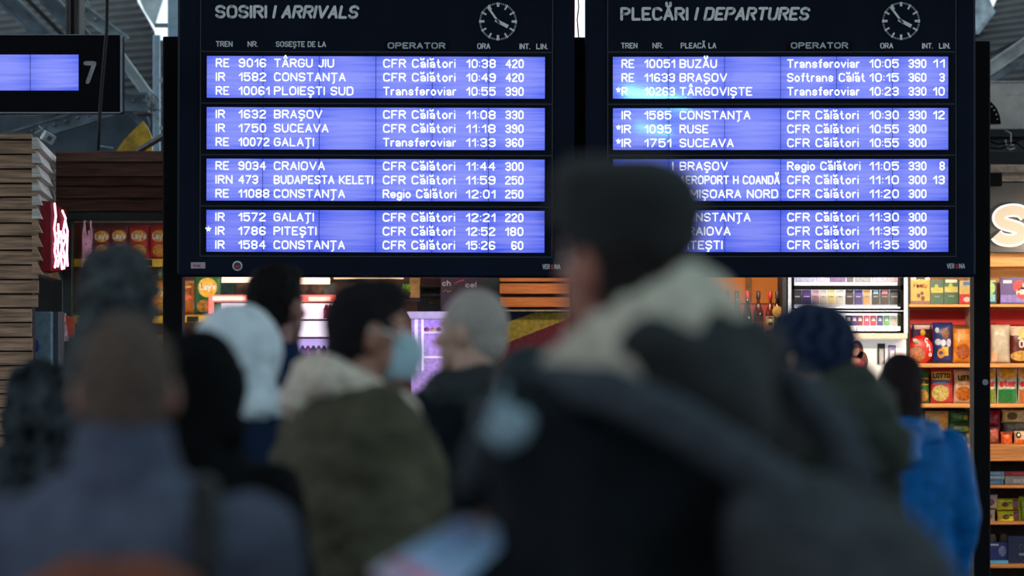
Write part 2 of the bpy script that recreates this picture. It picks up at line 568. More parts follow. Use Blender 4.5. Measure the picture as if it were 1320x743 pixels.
# ================================================================== boards
BY = 21.0
m_house = mat((15, 25, 44), 0.5, 0.1, 3, spec=0.08)
m_bezel = mat((14, 23, 40), 0.45, 0.08, 3, spec=0.08)
m_line = mat((34, 42, 54), 0.4, 0.05)
m_lcd = screen_mat()
m_glow = mat((230, 235, 255), 0.4, 0.0, emit=(236, 240, 255), es=1.0)
m_letter = mat((240, 250, 252), 0.6, 0.05, 40)
m_gap = mat((6, 8, 20), 0.5, 0.0, spec=.1)
m_black = mat((7, 8, 12), 0.6, 0.1, spec=.1)


def board(bx0, bx1, ix0, ix1, sx0, sx1, rows, roll, label, title, cols, table, clock, stickers):
    cx = (bx0 + bx1) / 2
    base = P(cx, 358, BY)
    R = empty('train_board', base, label, 'information board', 'train information boards')
    T = -22
    pbox(bx0, T, bx1, 357.5, BY, 0.22, c=0.012).build('housing', m_house, R)
    b = MB()
    pbox(ix0, T + 8, ix1, 331, BY - 0.006, 0.006, b)
    b.build('bezel', m_bezel, R)
    ln = MB()
    for y in [67] + [(rows[i][1] + rows[i + 1][0]) / 2 + 1 for i in range(3)] + [331]:
        pbox(ix0, y - .6, ix1, y + .6, BY - 0.012, 0.01, ln)
    pbox(ix0, T + 8, ix0 + 1.2, 331, BY - 0.012, 0.01, ln)
    pbox(ix1 - 1.2, T + 8, ix1, 331, BY - 0.012, 0.01, ln)
    ln.build('bezel_trim', m_line, R)
    wpan = (sx1 - sx0) / 6
    for r, (y0, y1) in enumerate(rows):
        S = MB()
        pbox(sx0 - 2.5, y0 - 2.5, sx1 + 2.5, y1 + 2.5, BY - 0.014, 0.014, S)
        S = S.build('display_row', m_gap, R)
        for k in range(6):
            pbox(sx0 + k * wpan + .35, y0, sx0 + (k + 1) * wpan - .35, y1, BY - 0.02, 0.008).build('screen_panel', m_lcd, S)
        for li, fl in enumerate(table[r]):
            yt = y0 + 3.2 + li * 17.9
            px_text([(s, a, c, yt, yt + 11.4) for s, a, c in fl], BY - 0.024, 'text_line', m_glow, S, 1.85)
    big = MB()
    px_text([(title[0], title[1], title[2], title[5], title[6]), ('/', title[7], title[8], title[5], title[6])], BY - 0.012, 'title_lettering', m_letter, R, 3.5)
    px_text([(title[9], title[3], title[4], title[5], title[6], 0.2)], BY - 0.012, 'title_lettering', m_letter, R, 3.5)
    for s, a, c, yt, yb in cols:
        if s == 'OPERATOR':
            pl = pbox(a - 5, yt - 1.5, c + 6, yb + 2.5, BY - 0.011, 0.004).build('operator_plate', m_gap, R)
            px_text([(s, a, c, yt, yb)], BY - 0.012, 'column_heading', mat((200, 214, 222), 0.6, 0.02), pl, 1.7)
        else:
            px_text([(s, a, c, yt, yb)], BY - 0.012, 'column_heading', m_letter, R, 1.35)
    # clock
    ccx, ccy, m_t, h_t = clock
    k = BY / F
    C0 = P(ccx, ccy, BY)

    def disc(r, n=40):
        return [(C0.x + r * k * math.cos(2 * PI * i / n), C0.z + r * k * math.sin(2 * PI * i / n)) for i in range(n)]
    D = MB().prism(disc(25.5), BY - 0.012, BY).build('clock_face', m_bezel, R)
    mm = MB()
    for q in range(60):
        a = q * PI / 30
        if q % 5 == 0: continue
        M = Matrix.Translation((C0.x, 0, C0.z)) @ Matrix.Rotation(a, 4, 'Y')
        mm.box((-.35 * k, BY - 0.016, 22 * k), (.35 * k, BY - 0.013, 24.2 * k), M)
    mm.build('minute_marks', m_letter, D)
    for q in range(12):
        M = Matrix.Translation((C0.x, 0, C0.z)) @ Matrix.Rotation(q * PI / 6, 4, 'Y')
        lw = 1.5 if q % 3 == 0 else 1.1
        MB().box((-lw * k, BY - 0.016, (17.5 if q != 0 else 19) * k), (lw * k, BY - 0.013, 24.4 * k), M).build('hour_mark', m_letter, D)
    for (tx, ty), wd in ((m_t, 1.2), (h_t, 2.0)):
        d = Vector((tx - ccx, -(ty - ccy)))
        ang = math.atan2(d.x, d.y)
        L = d.length
        M = Matrix.Translation((C0.x, 0, C0.z)) @ Matrix.Rotation(ang, 4, 'Y')
        hb = MB().prism([(-wd * k, -4 * k), (wd * k, -4 * k), (wd * 1.15 * k, L * k), (-wd * 1.15 * k, L * k)], BY - 0.022, BY - 0.018)
        hb.v = [M @ v for v in hb.v]
        hb.build('clock_hand', m_letter, D)
    # maker's mark
    vx = stickers
    px_text([('VER', vx, vx + 9.8, 340, 346.6)], BY - 0.002, 'maker_mark', mat((200, 205, 212), 0.5, 0.0), R, 1.2)
    px_text([('O', vx + 11, vx + 14.5, 340.4, 347)], BY - 0.002, 'maker_mark', mat((200, 40, 50), 0.5, 0.0), R, 1.4)
    px_text([('NA', vx + 15.6, vx + 23.5, 340, 346.6)], BY - 0.002, 'maker_mark', mat((200, 205, 212), 0.5, 0.0), R, 1.2)
    R.rotation_euler = (0, roll, 0)
    return R


def rowA(tr, nr, name, nx1, op, tm, it):
    trx = {'RE': 295, 'IR': 289.5, 'IRN': 299.5}[tr]
    f = [(tr, 277.3, trx), (nr, 306.8, {3: 332.5, 4: 342.5, 5: 347}[len(nr)]), (name, 352.4, nx1),
         (op, 493, {'C': 586.5, 'T': 587.5, 'R': 588}[op[0]]), (tm, 600.2, 638.4), (it, 650.8 if len(it) == 3 else 658.8, 674.5)]
    return f


CF, TF, RC = 'CFR Călători', 'Transferoviar', 'Regio Călători'
tabA = [
 [rowA('RE', '9016', 'TÂRGU JIU', 430, CF, '10:38', '420'), rowA('IR', '1582', 'CONSTANȚA', 445, CF, '10:49', '420'), rowA('RE', '10061', 'PLOIEȘTI SUD', 455, TF, '10:55', '390')],
 [rowA('IR', '1632', 'BRAȘOV', 415, CF, '11:08', '330'), rowA('IR', '1750', 'SUCEAVA', 423, CF, '11:18', '390'), rowA('RE', '10072', 'GALAȚI', 404.5, TF, '11:33', '360')],
 [rowA('RE', '9034', 'CRAIOVA', 418.5, CF, '11:44', '300'), rowA('IRN', '473', 'BUDAPESTA KELETI', 480.5, CF, '11:59', '250'), rowA('RE', '11088', 'CONSTANȚA', 444.5, RC, '12:01', '250')],
 [rowA('IR', '1572', 'GALAȚI', 404.5, CF, '12:21', '220'), rowA('IR', '1786', 'PITEȘTI', 408, CF, '12:52', '180') + [('*', 264.5, 271)], rowA('IR', '1584', 'CONSTANȚA', 444.5, CF, '15:26', '60')],
]


def rowB(tr, nr, name, nx1, op, tm, it, ln='', star=False):
    f = []
    if tr: f.append((tr, 801.3, {'RE': 818, 'IR': 813.6, 'R': 809.5}[tr]))
    if nr: f.append((nr, 830.6, {4: 865.5, 5: 870.5}[len(nr)]) if len(nr) > 1 else (nr, 866, 868.5))
    f += [(name, 876, nx1), (op, 1014.6, {'C': 1107, 'T': 1108.4, 'R': 1109.3, 'S': 1115.5}[op[0]]), (tm, 1120.8, 1158.8), (it, 1171.2, 1194.4)]
    if ln: f.append((ln, 1202.8 if len(ln) == 2 else 1211, 1218))
    if star: f.append(('*', 794, 799.5))
    return f


tabB = [
 [rowB('RE', '10051', 'BUZĂU', 924.5, TF, '10:05', '390', '11'), rowB('RE', '11633', 'BRAȘOV', 937.5, 'Softrans Călăt', '10:15', '360', '3'), rowB('R', '10263', 'TÂRGOVIȘTE', 970, TF, '10:23', '330', '10', True)],
 [rowB('IR', '1585', 'CONSTANȚA', 967.5, CF, '10:30', '330', '12'), rowB('IR', '1095', 'RUSE', 913.5, CF, '10:55', '300', '', True), rowB('IR', '1751', 'SUCEAVA', 946, CF, '10:55', '300', '', True)],
 [rowB('', '1', 'BRAȘOV', 938.5, RC, '11:05', '330', '8'), rowB('', '', 'AEROPORT H COANDĂ', 1005.3, CF, '11:10', '300', '13'), rowB('', '', 'TIMIȘOARA NORD', 1003.3, CF, '11:20', '300')],
 [rowB('', '', 'CONSTANȚA', 967.6, CF, '11:30', '300'), rowB('', '', 'CRAIOVA', 941.8, CF, '11:35', '300'), rowB('', '', 'PITEȘTI', 931.5, CF, '11:35', '300')],
]
rA = [(72.8, 126.5), (138.8, 193.0), (205.3, 259.2), (271.4, 325.3)]
rB = [(73.2, 127.0), (139.6, 193.2), (205.3, 259.0), (271.2, 325.0)]
colsA = [('TREN', 277.3, 299, 53.6, 61), ('NR.', 318.3, 331.8, 53.6, 61), ('SOSEȘTE DE LA', 354.6, 419.3, 53.6, 61), ('OPERATOR', 498.8, 573.2, 54.6, 62.8),
         ('ORA', 614.2, 631.2, 55.4, 62.8), ('INT.', 668.8, 682.5, 55.6, 63), ('LIN.', 690.3, 705.3, 55.6, 63)]
colsB = [('TREN', 800.7, 822, 55, 62.5), ('NR.', 841.3, 855.2, 55, 62.5), ('PLEACĂ LA', 877.7, 923.6, 55, 62.5), ('OPERATOR', 1019.6, 1093.5, 54.6, 62.8),
         ('ORA', 1134.7, 1151.6, 55.4, 62.8), ('INT.', 1188.8, 1203, 55.6, 63), ('LIN.', 1210.5, 1225.3, 55.6, 63)]
BA = board(228, 740, 257, 712, 265.5, 702, rA, 0.0030, 'dark information board listing train arrivals in white letters on blue screens',
      ('SOSIRI', 276.3, 343.4, 361, 462.5, 7, 24.4, 350, 356, 'ARRIVALS'), colsA, tabA, (641, 27.5, (627.7, 9), (654, 34.3)), 699)
BB = board(755, 1258, 783, 1233, 790, 1222.8, rB, -0.0008, 'dark information board listing train departures, partly behind the man in a flat cap',
      ('PLECĂRI', 799.8, 887.7, 906.5, 1045, 9, 26.6, 895, 901.5, 'DEPARTURES'), colsB, tabB, (1161.5, 27.5, (1147.7, 9.3), (1174.5, 34.3)), 1220.5)
# stickers on the arrivals board
s = pbox(246, 339, 264.5, 347, BY - 0.004, 0.004).build('sticker', mat((190, 165, 180), 0.5, 0.05), BA)
px_text([('- -', 249, 258, 340.5, 346)], BY - 0.005, 'sticker_print', mat((150, 80, 95), 0.5), s, 2.2)
k = BY / F
c0 = P(306, 343.5, BY)
dsc = lambda r, y0, y1, c: MB().prism([(c.x + r * k * math.cos(i * PI / 12), c.z + r * k * math.sin(i * PI / 12)) for i in range(24)], y0, y1)
s = dsc(6.5, BY - 0.004, BY, c0).build('round_sticker', mat((205, 205, 215), 0.5), BA)
dsc(4.6, BY - 0.006, BY - 0.004, c0).build('sticker_print', mat((60, 60, 75), 0.5), s)
MB().prism([tuple(P(x, y, BY).xz) for x, y in ((302.5, 346), (309.5, 346), (308, 343), (304, 343))], BY - 0.008, BY - 0.006).build('sticker_print', mat((200, 60, 70), 0.5), s)

# posts that carry the boards
pz = lambda x0, x1, y0, nm, lab: tag(MB().bbox((P(x0, 0, 21.3).x, 21.24, 0), (P(x1, 0, 21.3).x, 21.44, P(0, y0, 21.3).z), 0.006).build(nm, m_black), lab, 'post')
pz(211, 236, 48, 'board_post', 'black steel post holding up the arrivals board next to the kiosk fridge')
pz(735, 760, 49, 'board_post', 'black steel post between the arrivals board and the departures board')
rp = empty('board_post', (P(1266, 0, 21.3).x, 21.24, 0), 'black steel post beyond the departures board, with a small round lock', 'post')
MB().bbox((P(1254, 0, 21.3).x, 21.24, 0), (P(1275, 0, 21.3).x, 21.44, P(0, 54, 21.3).z), 0.006).build('post', m_black, rp)
c1_ = P(1270, 493, 21.23)
k2 = 21.23 / F
MB().prism([(c1_.x + 4 * k2 * math.cos(i * PI / 8), c1_.z + 4 * k2 * math.sin(i * PI / 8)) for i in range(16)], 21.225, 21.24).build('lock', mat((120, 120, 125), 0.3, 0.1, metal=1.0), rp)

# lit tubes seen in the gap over the middle post
lt = empty('tube_lamp', P(745, 49, 21.7), 'pink white tube lamp in the gap between the two boards', 'lamp')
for a, b in ((738.6, 743.4), (746.6, 751.4)):
    pbox(a, -20, b, 48.5, 21.7, 0.02, c=0.004).build('glowing_tube', mat((255, 235, 240), 0.4, 0, emit=(255, 226, 234), es=1.3), lt)
MB().tube([P(744.5, -20, 21.68), P(746, 10, 21.68), P(744, 25, 21.68), P(746, 49, 21.68)], 0.004, 6).build('wire', m_black, lt)
pbox(737.6, -20, 738.6, 49, 21.7, 0.02).build('housing', mat((200, 40, 70), 0.4), lt)

# platform number sign
ps = empty('platform_sign', P(60, 146, 20.2), 'black hanging sign with a blue screen and the platform number 7', 'sign')
pbox(-60, 45, 156.5, 145.5, 20.2, 0.18, c=0.006).build('housing', mat((9, 11, 18), 0.6, 0.1, spec=.08), ps)
e = MB(); pbox(155, 45, 157, 146, 20.19, 0.02, e); pbox(-60, 144.6, 157, 146, 20.19, 0.02, e); pbox(-60, 44.4, 157, 45.2, 20.19, 0.02, e)
e.build('metal_edge', mat((125, 132, 145), 0.35, 0.05, metal=0.6), ps)
for a, b in ((-34, 38.4), (39.4, 101)):
    pbox(a, 70.5, b, 116.5, 20.19, 0.01).build('screen_panel', m_lcd, ps)
for xx in (-30, 93): MB().tube([P(xx, 46, 20.3), (P(xx, 46, 20.3).x, 20.3, 7.0)], .012, 8).build('suspension_rod', m_black, ps)
px_text([('7', 107.5, 124.5, 79, 108.5)], 20.197, 'number', mat((150, 152, 158), 0.6), ps, 5.4)

# ================================================================== wooden kiosk on the left
m_wood_g = mat((170, 138, 114), 0.75, 0.22, 30, 0.4, kind='wood')
m_wood_daylit = mat((214, 208, 204), 0.7, 0.12, 30, 0.4, kind='wood')
m_wood_d = mat((104, 72, 60), 0.75, 0.2, 30, 0.4, kind='wood')
m_wood_o = mat((186, 120, 62), 0.6, 0.12, 30, 0.3, kind='wood')
m_wood_oo = mat((214, 150, 84), 0.5, 0.1, 30, 0.2, kind='wood')
kl = empty('kiosk', P(20, 760, 21.6), 'weathered plank kiosk corner with a red neon sign on it', 'kiosk')
edges = [171, 180, 199, 217.8, 236.4, 254, 270.5, 287.5, 304.5, 322.5, 341.5, 360.5, 379, 397, 416, 435, 453, 471.5, 490, 508, 526, 544, 562, 580]
YK = 21.6
for i, (a, b) in enumerate(zip(edges, edges[1:])):
    xr = 41 if i == 0 else (45 if i < 3 else 48)
    if a >= 397: xr = 40.5
    xr += random.uniform(-.8, .8)
    q = MB()
    z1, z0 = P(0, a + 1.2, YK).z, P(0, b - 1.0, YK).z
    xa, xb = P(-60, 0, YK).x, P(xr, 0, YK).x
    # slightly tilted lap board
    dy = random.uniform(0, .008)
    q.add([(xa, YK + .02 + dy, z1), (xb, YK + .02 + dy, z1), (xb, YK - .012 + dy, z0), (xa, YK - .012 + dy, z0),
           (xa, YK + .05, z1), (xb, YK + .05, z1), (xb, YK + .05, z0), (xa, YK + .05, z0)],
          [(0, 3, 2, 1), (4, 5, 6, 7), (0, 1, 5, 4), (2, 3, 7, 6), (1, 2, 6, 5), (0, 4, 7, 3)])
    q.build('plank', m_wood_g, kl)
MB().box((P(-60, 0, YK).x, YK + .05, 0), (P(40, 0, YK).x, YK + .2, P(0, 174, YK).z)).build('post', m_dark, kl)
# splayed side planks
A0, A1 = Vector((P(48, 0, YK).x, YK, 0)), Vector((P(74.5, 0, 24.4).x, 24.4, 0))
sd = (A1 - A0)
for i in range(15):
    z1 = P(0, 176 + i * 18, YK).z - .004
    z0 = P(0, 176 + (i + 1) * 18, YK).z + .008
    if z0 < P(0, 372, YK).z: break
    off = Vector((0.012, 0, 0))
    L1 = 0.93 + random.uniform(-.04, .05)
    pa, pb = A0, A0 + sd * L1
    q = MB()
    q.add([pa + Vector((0, 0, z0)) + off * 2.2, pb + Vector((0, 0, z0)) + off * 2.2, pb + Vector((0, 0, z1)), pa + Vector((0, 0, z1)),
           pa + Vector((-.03, 0, z0)), pb + Vector((-.03, 0, z0)), pb + Vector((-.03, 0, z1)), pa + Vector((-.03, 0, z1))],
          [(0, 1, 2, 3), (7, 6, 5, 4), (1, 5, 6, 2), (0, 4, 5, 1)[::-1], (3, 2, 6, 7), (0, 3, 7, 4)])
    q.build('plank', m_wood_daylit if i < 6 else m_wood_g, kl)  # upper planks take a paler wood: daylight put into the colour
# fascia planks above the snack fridge
fs = empty('plank_fascia', P(145, 275, 23.2), 'dark brown plank fascia above the snack fridge', 'fascia')
fe = [194, 209, 228, 240, 256, 273]
for a, b in zip(fe, fe[1:]):
    q = MB()
    z1, z0 = P(0, a + .6, 23.2).z, P(0, b - .6, 23.2).z
    xa, xb = P(72, 0, 23.2).x, P(232, 0, 23.2).x
    q.add([(xa, 23.22, z1), (xb, 23.22, z1), (xb, 23.19, z0), (xa, 23.19, z0), (xa, 23.26, z1), (xb, 23.26, z1), (xb, 23.26, z0), (xa, 23.26, z0)],
          [(0, 3, 2, 1), (4, 5, 6, 7), (0, 1, 5, 4), (2, 3, 7, 6), (1, 2, 6, 5), (0, 4, 7, 3)])
    q.build('plank', m_wood_d, fs)
pbox(72, 195, 232, 274, 23.27, 0.1).build('backing', m_dark, fs)
MB().box((P(72, 0, 23.2).x, 23.3, 2.64), (P(232, 0, 23.2).x, 24.74, 2.70)).build('roof_board', m_wood_d, fs)

# white junction box on the roof corner
jb = empty('junction_box', P(63, 190, 21.9), 'small white box with an antenna on top of the plank kiosk corner', 'box')
Mj = Matrix.Translation(P(62, 177.5, 21.9)) @ Matrix.Rotation(0.5, 4, 'Y') @ Matrix.Rotation(0.4, 4, 'Z')
MB().bbox((-.035, -.03, -.028), (.035, .03, .028), .004, Mj).build('case', mat((190, 198, 200), 0.5, 0.05), jb)
MB().box((-.012, -.034, -.012), (.012, -.03, .012), Mj).build('vent', mat((90, 110, 120), 0.5), jb)
MB().tube([P(50, 162, 21.9), P(56, 168, 21.9)], .004, 6).build('antenna', mat((190, 198, 200), 0.5), jb)
MB().tube([P(44, 172, 21.9), P(54, 167, 21.9), P(58, 172, 21.9)], .006, 6).build('bracket', mat((150, 158, 160), 0.5), jb)

# neon sign projecting from the kiosk
ns = empty('neon_sign', P(68, 352, 21.3), 'dark red projecting box sign with glowing pink white cursive letters', 'sign')
b0, b1, b2 = P(52, 300, 21.72), P(65, 300, 21.9), P(86, 300, 22.6)
zt, zb = P(0, 257, 21.5).z, P(0, 349, 21.5).z
q = MB()
n_ = 4
q.add([(b0.x, b0.y, zb), (b1.x, b1.y, zb), (b2.x, b2.y, zb + .02), (b2.x - .1, b2.y + .02, zb), (b0.x, b0.y, zt), (b1.x, b1.y, zt), (b2.x, b2.y, zt - .03), (b2.x - .1, b2.y + .02, zt)],
      [(0, 1, 5, 4), (1, 2, 6, 5), (2, 3, 7, 6), (3, 0, 4, 7), (4, 5, 6, 7), (3, 2, 1, 0)])
q.build('sign_box', mat((120, 8, 24), 0.7, 0.1, 10, spec=.05), ns)
m_neon = mat((255, 230, 240), 0.4, 0, emit=(255, 180, 214), es=3.5)
dirv = (b2 - b1); nrm = Vector((dirv.y, -dirv.x, 0)).normalized()


def face_pt(u, v):
    p = b1 + dirv * u
    return Vector((p.x, p.y, zb + (zt - zb) * v)) + nrm * 0.012


for ln in ([(.12, .98), (.2, .8), (.1, .62), (.2, .46), (.12, .3), (.22, .18), (.14, .06)], [(.34, .7), (.36, .5), (.3, .34), (.4, .2), (.32, .08)],
           [(.6, .9), (.8, .8), (.66, .62), (.82, .5), (.62, .36), (.78, .22), (.7, .06)], [(.5, .6), (.56, .4), (.5, .22), (.58, .05)], [(.78, .75), (.92, .62), (.88, .3), (.92, .1)],
           [(.2, .55), (.5, .58), (.7, .5)], [(.2, .22), (.5, .26), (.8, .2)], [(.14, .4), (.4, .44), (.6, .42)]):
    MB().tube([face_pt(*p) for p in ln], .0058, 7).build('letter_stroke', m_neon, ns, True)

# snack fridge frame
sf = empty('snack_rack', P(145, 560, 23.3), 'dark green framed snack rack with crisp bags under the plank fascia', 'rack')
m_grn = mat((22, 42, 40), 0.5, 0.1)
pbox(80, 273, 232, 284.5, 23.2, 0.1, c=.004).build('header', m_grn, sf)
pbox(80, 284, 93, 770, 23.2, 0.1, c=.004).build('upright', m_grn, sf)
pbox(93, 284, 236, 761, 23.75, 0.03).build('back_panel', mat((96, 60, 44), 0.7, 0.2, 6), sf)
m_yel = mat((226, 182, 44), 0.5, 0.08)
for y in (339, 412, 485):
    pbox(93, y - 5, 236, y + 5, 23.36, 0.012).build('price_strip', m_yel, sf)
    pbox(93, y - 4, 236, y - 2, 23.37, 0.36).build('shelf', mat((150, 110, 60), 0.6), sf)
for x, y in ((187, 339), (245, 411)):
    tag(pbox(x - 6, y - 3.6, x + 8, y + 3.6, 23.352, 0.006).build('price_label', mat((30, 28, 24), 0.5)),
        'black price label on the yellow strip ' + ('beside the dark hood' if x < 200 else 'under the green crisp bag'), 'price label')
    px_text([('100' if x < 200 else '0', x - 3 if x < 200 else x - 1, x + 6, y - 2.2, y + 2.6)], 23.35, 'print', m_yel, bpy.data.objects[-1] if False else None, 1.0) if False else None
lb = empty('light_blue_box', P(60, 470, 21.9), 'light blue boxed machine beside the lower planks', 'machine')
pbox(41, 402, 66, 788, 22.0, 0.3, c=.006).build('front', mat((120, 150, 170), 0.5, 0.08), lb)
pbox(66, 402, 75, 500, 22.1, 0.3).build('side', mat((60, 82, 96), 0.5, 0.08), lb)
MB().ell(P(44, 446, 21.99), (.03, .01, .04)).build('emblem', mat((30, 50, 150), 0.5), lb, True)
tag(MB().prism([tuple(P(x, y, 22.6).xz) for x, y in ((73, 404), (84, 404), (88, 440), (73, 440))], 22.6, 22.64).build('leaflet', mat((200, 190, 200), 0.5, 0.3, 30)), 'whitish leaflet next to the light blue machine', 'leaflet')
tag(MB().prism([tuple(P(x, y, 22.55).xz) for x, y in ((84, 407), (95, 410), (96, 436), (88, 436))], 22.55, 22.6).build('leaflet', mat((220, 84, 50), 0.5, 0.1)), 'orange red leaflet next to the light blue machine', 'leaflet')


# ------------------------------------------------------------------ packaged goods
def goods_surface(x0, y0, x1, y1, Y, depth, seed, crimp):
    a, b = P(x0, y1, Y), P(x1, y0, Y)
    W, H = b.x - a.x, b.z - a.z

    def f(u, v, off=0.0):
        e = (4 * u * (1 - u)) ** .55 * (4 * v * (1 - v)) ** .4 if crimp else 1.0
        wob = noise.noise(Vector((u * 3 + seed, v * 4, seed * 3.1))) * .012 if crimp else 0
        pin = 1 - (0.05 * math.sin(v * PI) if crimp else 0)
        return Vector((a.x + W * (.5 + (u - .5) * pin), Y - depth * e * .5 - wob * e - off, a.z + H * v))
    return f, W, H


def bag(name, x0, y0, x1, y1, Y, base, prints, texts, label, cat, group, depth=.07, crimp=True):
    """a filled bag: crinkled pillow with flat print patches and lettering that follow its surface"""
    seed = (x0 * 7.3 + y0 * 1.7) % 50
    f, W, H = goods_surface(x0, y0, x1, y1, Y, depth, seed, crimp)
    root = empty(name, P((x0 + x1) / 2, y1, Y), label, cat, group)
    n, m = 12, 14
    mb = MB()
    vs = [f(i / n, j / m) for j in range(m + 1) for i in range(n + 1)]
    bk = [Vector((v.x, Y + (Y - v.y) * .8 + .004, v.z)) for v in vs]
    N = (n + 1) * (m + 1)
    fs = []
    for j in range(m):
        for i in range(n):
            q = j * (n + 1) + i
            fs.append((q, q + 1, q + n + 2, q + n + 1))
            fs.append((q + N, q + n + 1 + N, q + n + 2 + N, q + 1 + N))
    for i in range(n):
        fs.append((i + 1, i, i + N, i + 1 + N)); q = m * (n + 1) + i; fs.append((q, q + 1, q + 1 + N, q + N))
    for j in range(m):
        q = j * (n + 1); fs.append((q, q + n + 1, q + n + 1 + N, q + N)); q += n; fs.append((q + n + 1, q, q + N, q + n + 1 + N))
    mb.add(vs + bk, fs)
    body = mb.build('bag_body' if crimp else 'carton', mat(base, .35, .08, 25, coat=.2), root, crimp)
    for kind, u0, v0, u1, v1, c in prints:
        pm = MB()
        g = 6
        if kind == 'r':
            pv = [f(u0 + (u1 - u0) * i / g, v0 + (v1 - v0) * j / g, .002) for j in range(g + 1) for i in range(g + 1)]
            pf = [(j * (g + 1) + i, j * (g + 1) + i + 1, (j + 1) * (g + 1) + i + 1, (j + 1) * (g + 1) + i) for j in range(g) for i in range(g)]
        else:
            k = 18
            uc, vc = (u0 + u1) / 2, (v0 + v1) / 2
            pv = [f(uc, vc, .0035)]
            for r in (.5, 1):
                pv += [f(uc + (u1 - u0) / 2 * r * math.cos(2 * PI * i / k), vc + (v1 - v0) / 2 * r * math.sin(2 * PI * i / k), .0035) for i in range(k)]
            pf = [(0, 1 + i, 1 + (i + 1) % k) for i in range(k)] + [(1 + i, 1 + k + i, 1 + k + (i + 1) % k, 1 + (i + 1) % k) for i in range(k)]
        pm.add(pv, pf)
        rg = None
        if kind == 'm':
            rg = tuple(max(0, q - 60) for q in c)
        pm.build('print_patch', mat(c, .4, .08 if kind != 'm' else .2, 60, rgb2=rg), root, True)
    for s_, u0, v0, u1, v1, c, t in texts:
        V, Fc = text2d(s_, u0 * W, u1 * W, v0 * H, v1 * H, t * H)
        MB().add([f(v.x / W, v.y / H, .006) for v in V], Fc).build('print_lettering', mat(c, .4, 0), root)
    return root


RED, YEL, GRN = (176, 30, 34), (240, 186, 40), (34, 120, 66)
GC = 'crisp bags on the snack rack'
lay = [('o', .12, .52, .88, .84, YEL), ('m', .15, .1, .85, .42, (232, 176, 70)), ('r', .08, .6, .92, .72, RED)]


def crisp(x0, y0, x1, y1, base, lab, Y=23.55, e=(222, 160, 40), g=GC):
    bag('crisp_bag', x0, y0, x1, y1, Y, base, [('o', .1, .5, .9, .84, e), ('m', .15, .06, .85, .42, (226, 170, 66)), ('r', .06, .6, .94, .74, RED)],
        [("Lay's", .14, .58, .88, .76, (245, 240, 235), .035)], lab, 'crisps', g)


crisp(119, 291, 144, 334, (120, 24, 30), 'dark red crisp bag beside the pale reflection strip on the upper shelf')
crisp(142, 290, 166, 334, (130, 30, 34), 'red crisp bag second from the pale reflection strip on the upper shelf')
crisp(166, 290, 193, 334, (190, 34, 36), 'bright red crisp bag third along the upper shelf')
crisp(193, 290, 219, 334, (200, 40, 38), 'bright red crisp bag against the black post on the upper shelf')
crisp(192, 361, 222, 406, (214, 130, 46), 'orange crisp bag against the black post on the middle shelf')
crisp(166, 361, 194, 406, (196, 110, 50), 'orange crisp bag partly behind the furry hood on the middle shelf')
crisp(140, 361, 166, 406, (150, 40, 36), 'red crisp bag above the furry hood on the middle shelf')
crisp(112, 361, 140, 406, (120, 30, 40), 'dark red crisp bag over the furry hood shoulder on the middle shelf')
for i, x in enumerate((186, 206)):
    bag('crisp_bag', x, 432, x + 20, 480, 23.55, (210, 150, 50), [('m', .1, .1, .9, .6, (200, 120, 50))], [], 'yellow orange snack bag low on the rack, %s the black post' % ('a step from' if i == 0 else 'beside'), 'crisps', GC)
gm = bpy.data.materials.new('pane_glass')
gm.use_nodes = True
gn = gm.node_tree
gn.nodes.clear()
go_, gx, gt, gg, gf = (gn.nodes.new(t) for t in ('ShaderNodeOutputMaterial', 'ShaderNodeMixShader', 'ShaderNodeBsdfTransparent', 'ShaderNodeBsdfGlossy', 'ShaderNodeFresnel'))
gt.inputs[0].default_value = (.86, .9, .88, 1)
gg.inputs['Roughness'].default_value = .01
gf.inputs[0].default_value = 1.5
gn.links.new(gf.outputs[0], gx.inputs[0]); gn.links.new(gt.outputs[0], gx.inputs[1]); gn.links.new(gg.outputs[0], gx.inputs[2]); gn.links.new(gx.outputs[0], go_.inputs[0])
pbox(93, 284, 212, 758, 22.95, .006).build('glass_pane', gm, sf)
for nm_, x in (('a', 186), ('b', 201)):
    tag(MB().lathe([(.02, 0), (.024, .01), (.024, .07), (.012, .085), (.012, .095)], P(x + 4, 361, 23.5), 12).build('jar', mat((60, 80, 50), .3, .2), None, True),
        'small green jar under the yellow strip, %s' % ('nearer the furry hood' if x < 190 else 'nearer the black post'), 'jar')

# lower shelf between the post and the white hood
m_lay = (222, 140, 60)
GB = 'crisp bags below the arrivals board'
bag('crisp_bag', 226, 362, 251, 405, 23.5, (206, 120, 50), [('r', .0, .55, 1, .9, (170, 84, 40)), ('r', 0, .78, 1, .84, (240, 200, 90))], [("Lay's", .1, .42, .9, .56, (240, 90, 70), .04)],
    'brown orange crisp bag beside the post below the arrivals board', 'crisps', GB)
bag('crisp_bag', 250, 354, 286, 405, 23.45, (40, 110, 62), [('o', .14, .42, .86, .92, (245, 190, 40)), ('r', .16, .6, .84, .78, (214, 60, 40)), ('m', .1, .04, .6, .36, (200, 150, 80))],
    [("Lay's", .2, .6, .82, .78, (250, 245, 240), .04)], 'green crisp bag with a yellow disc below the arrivals board', 'crisps', GB)
pbox(236, 407, 300, 416, 23.3, .02).build('price_rail', m_yel, None)
tag(bpy.data.objects['price_rail'], 'yellow price rail under the green crisp bag', 'price rail')
tag(pbox(226, 405, 310, 407, 23.3, .3).build('wall_shelf', mat((120, 84, 50), .6)), 'thin brown shelf carrying the green crisp bag', 'shelf')
tag(pbox(241, 408, 256, 415, 23.29, .008).build('price_label', mat((28, 26, 26), .5)), 'black price label on the yellow rail under the green crisp bag', 'price label')
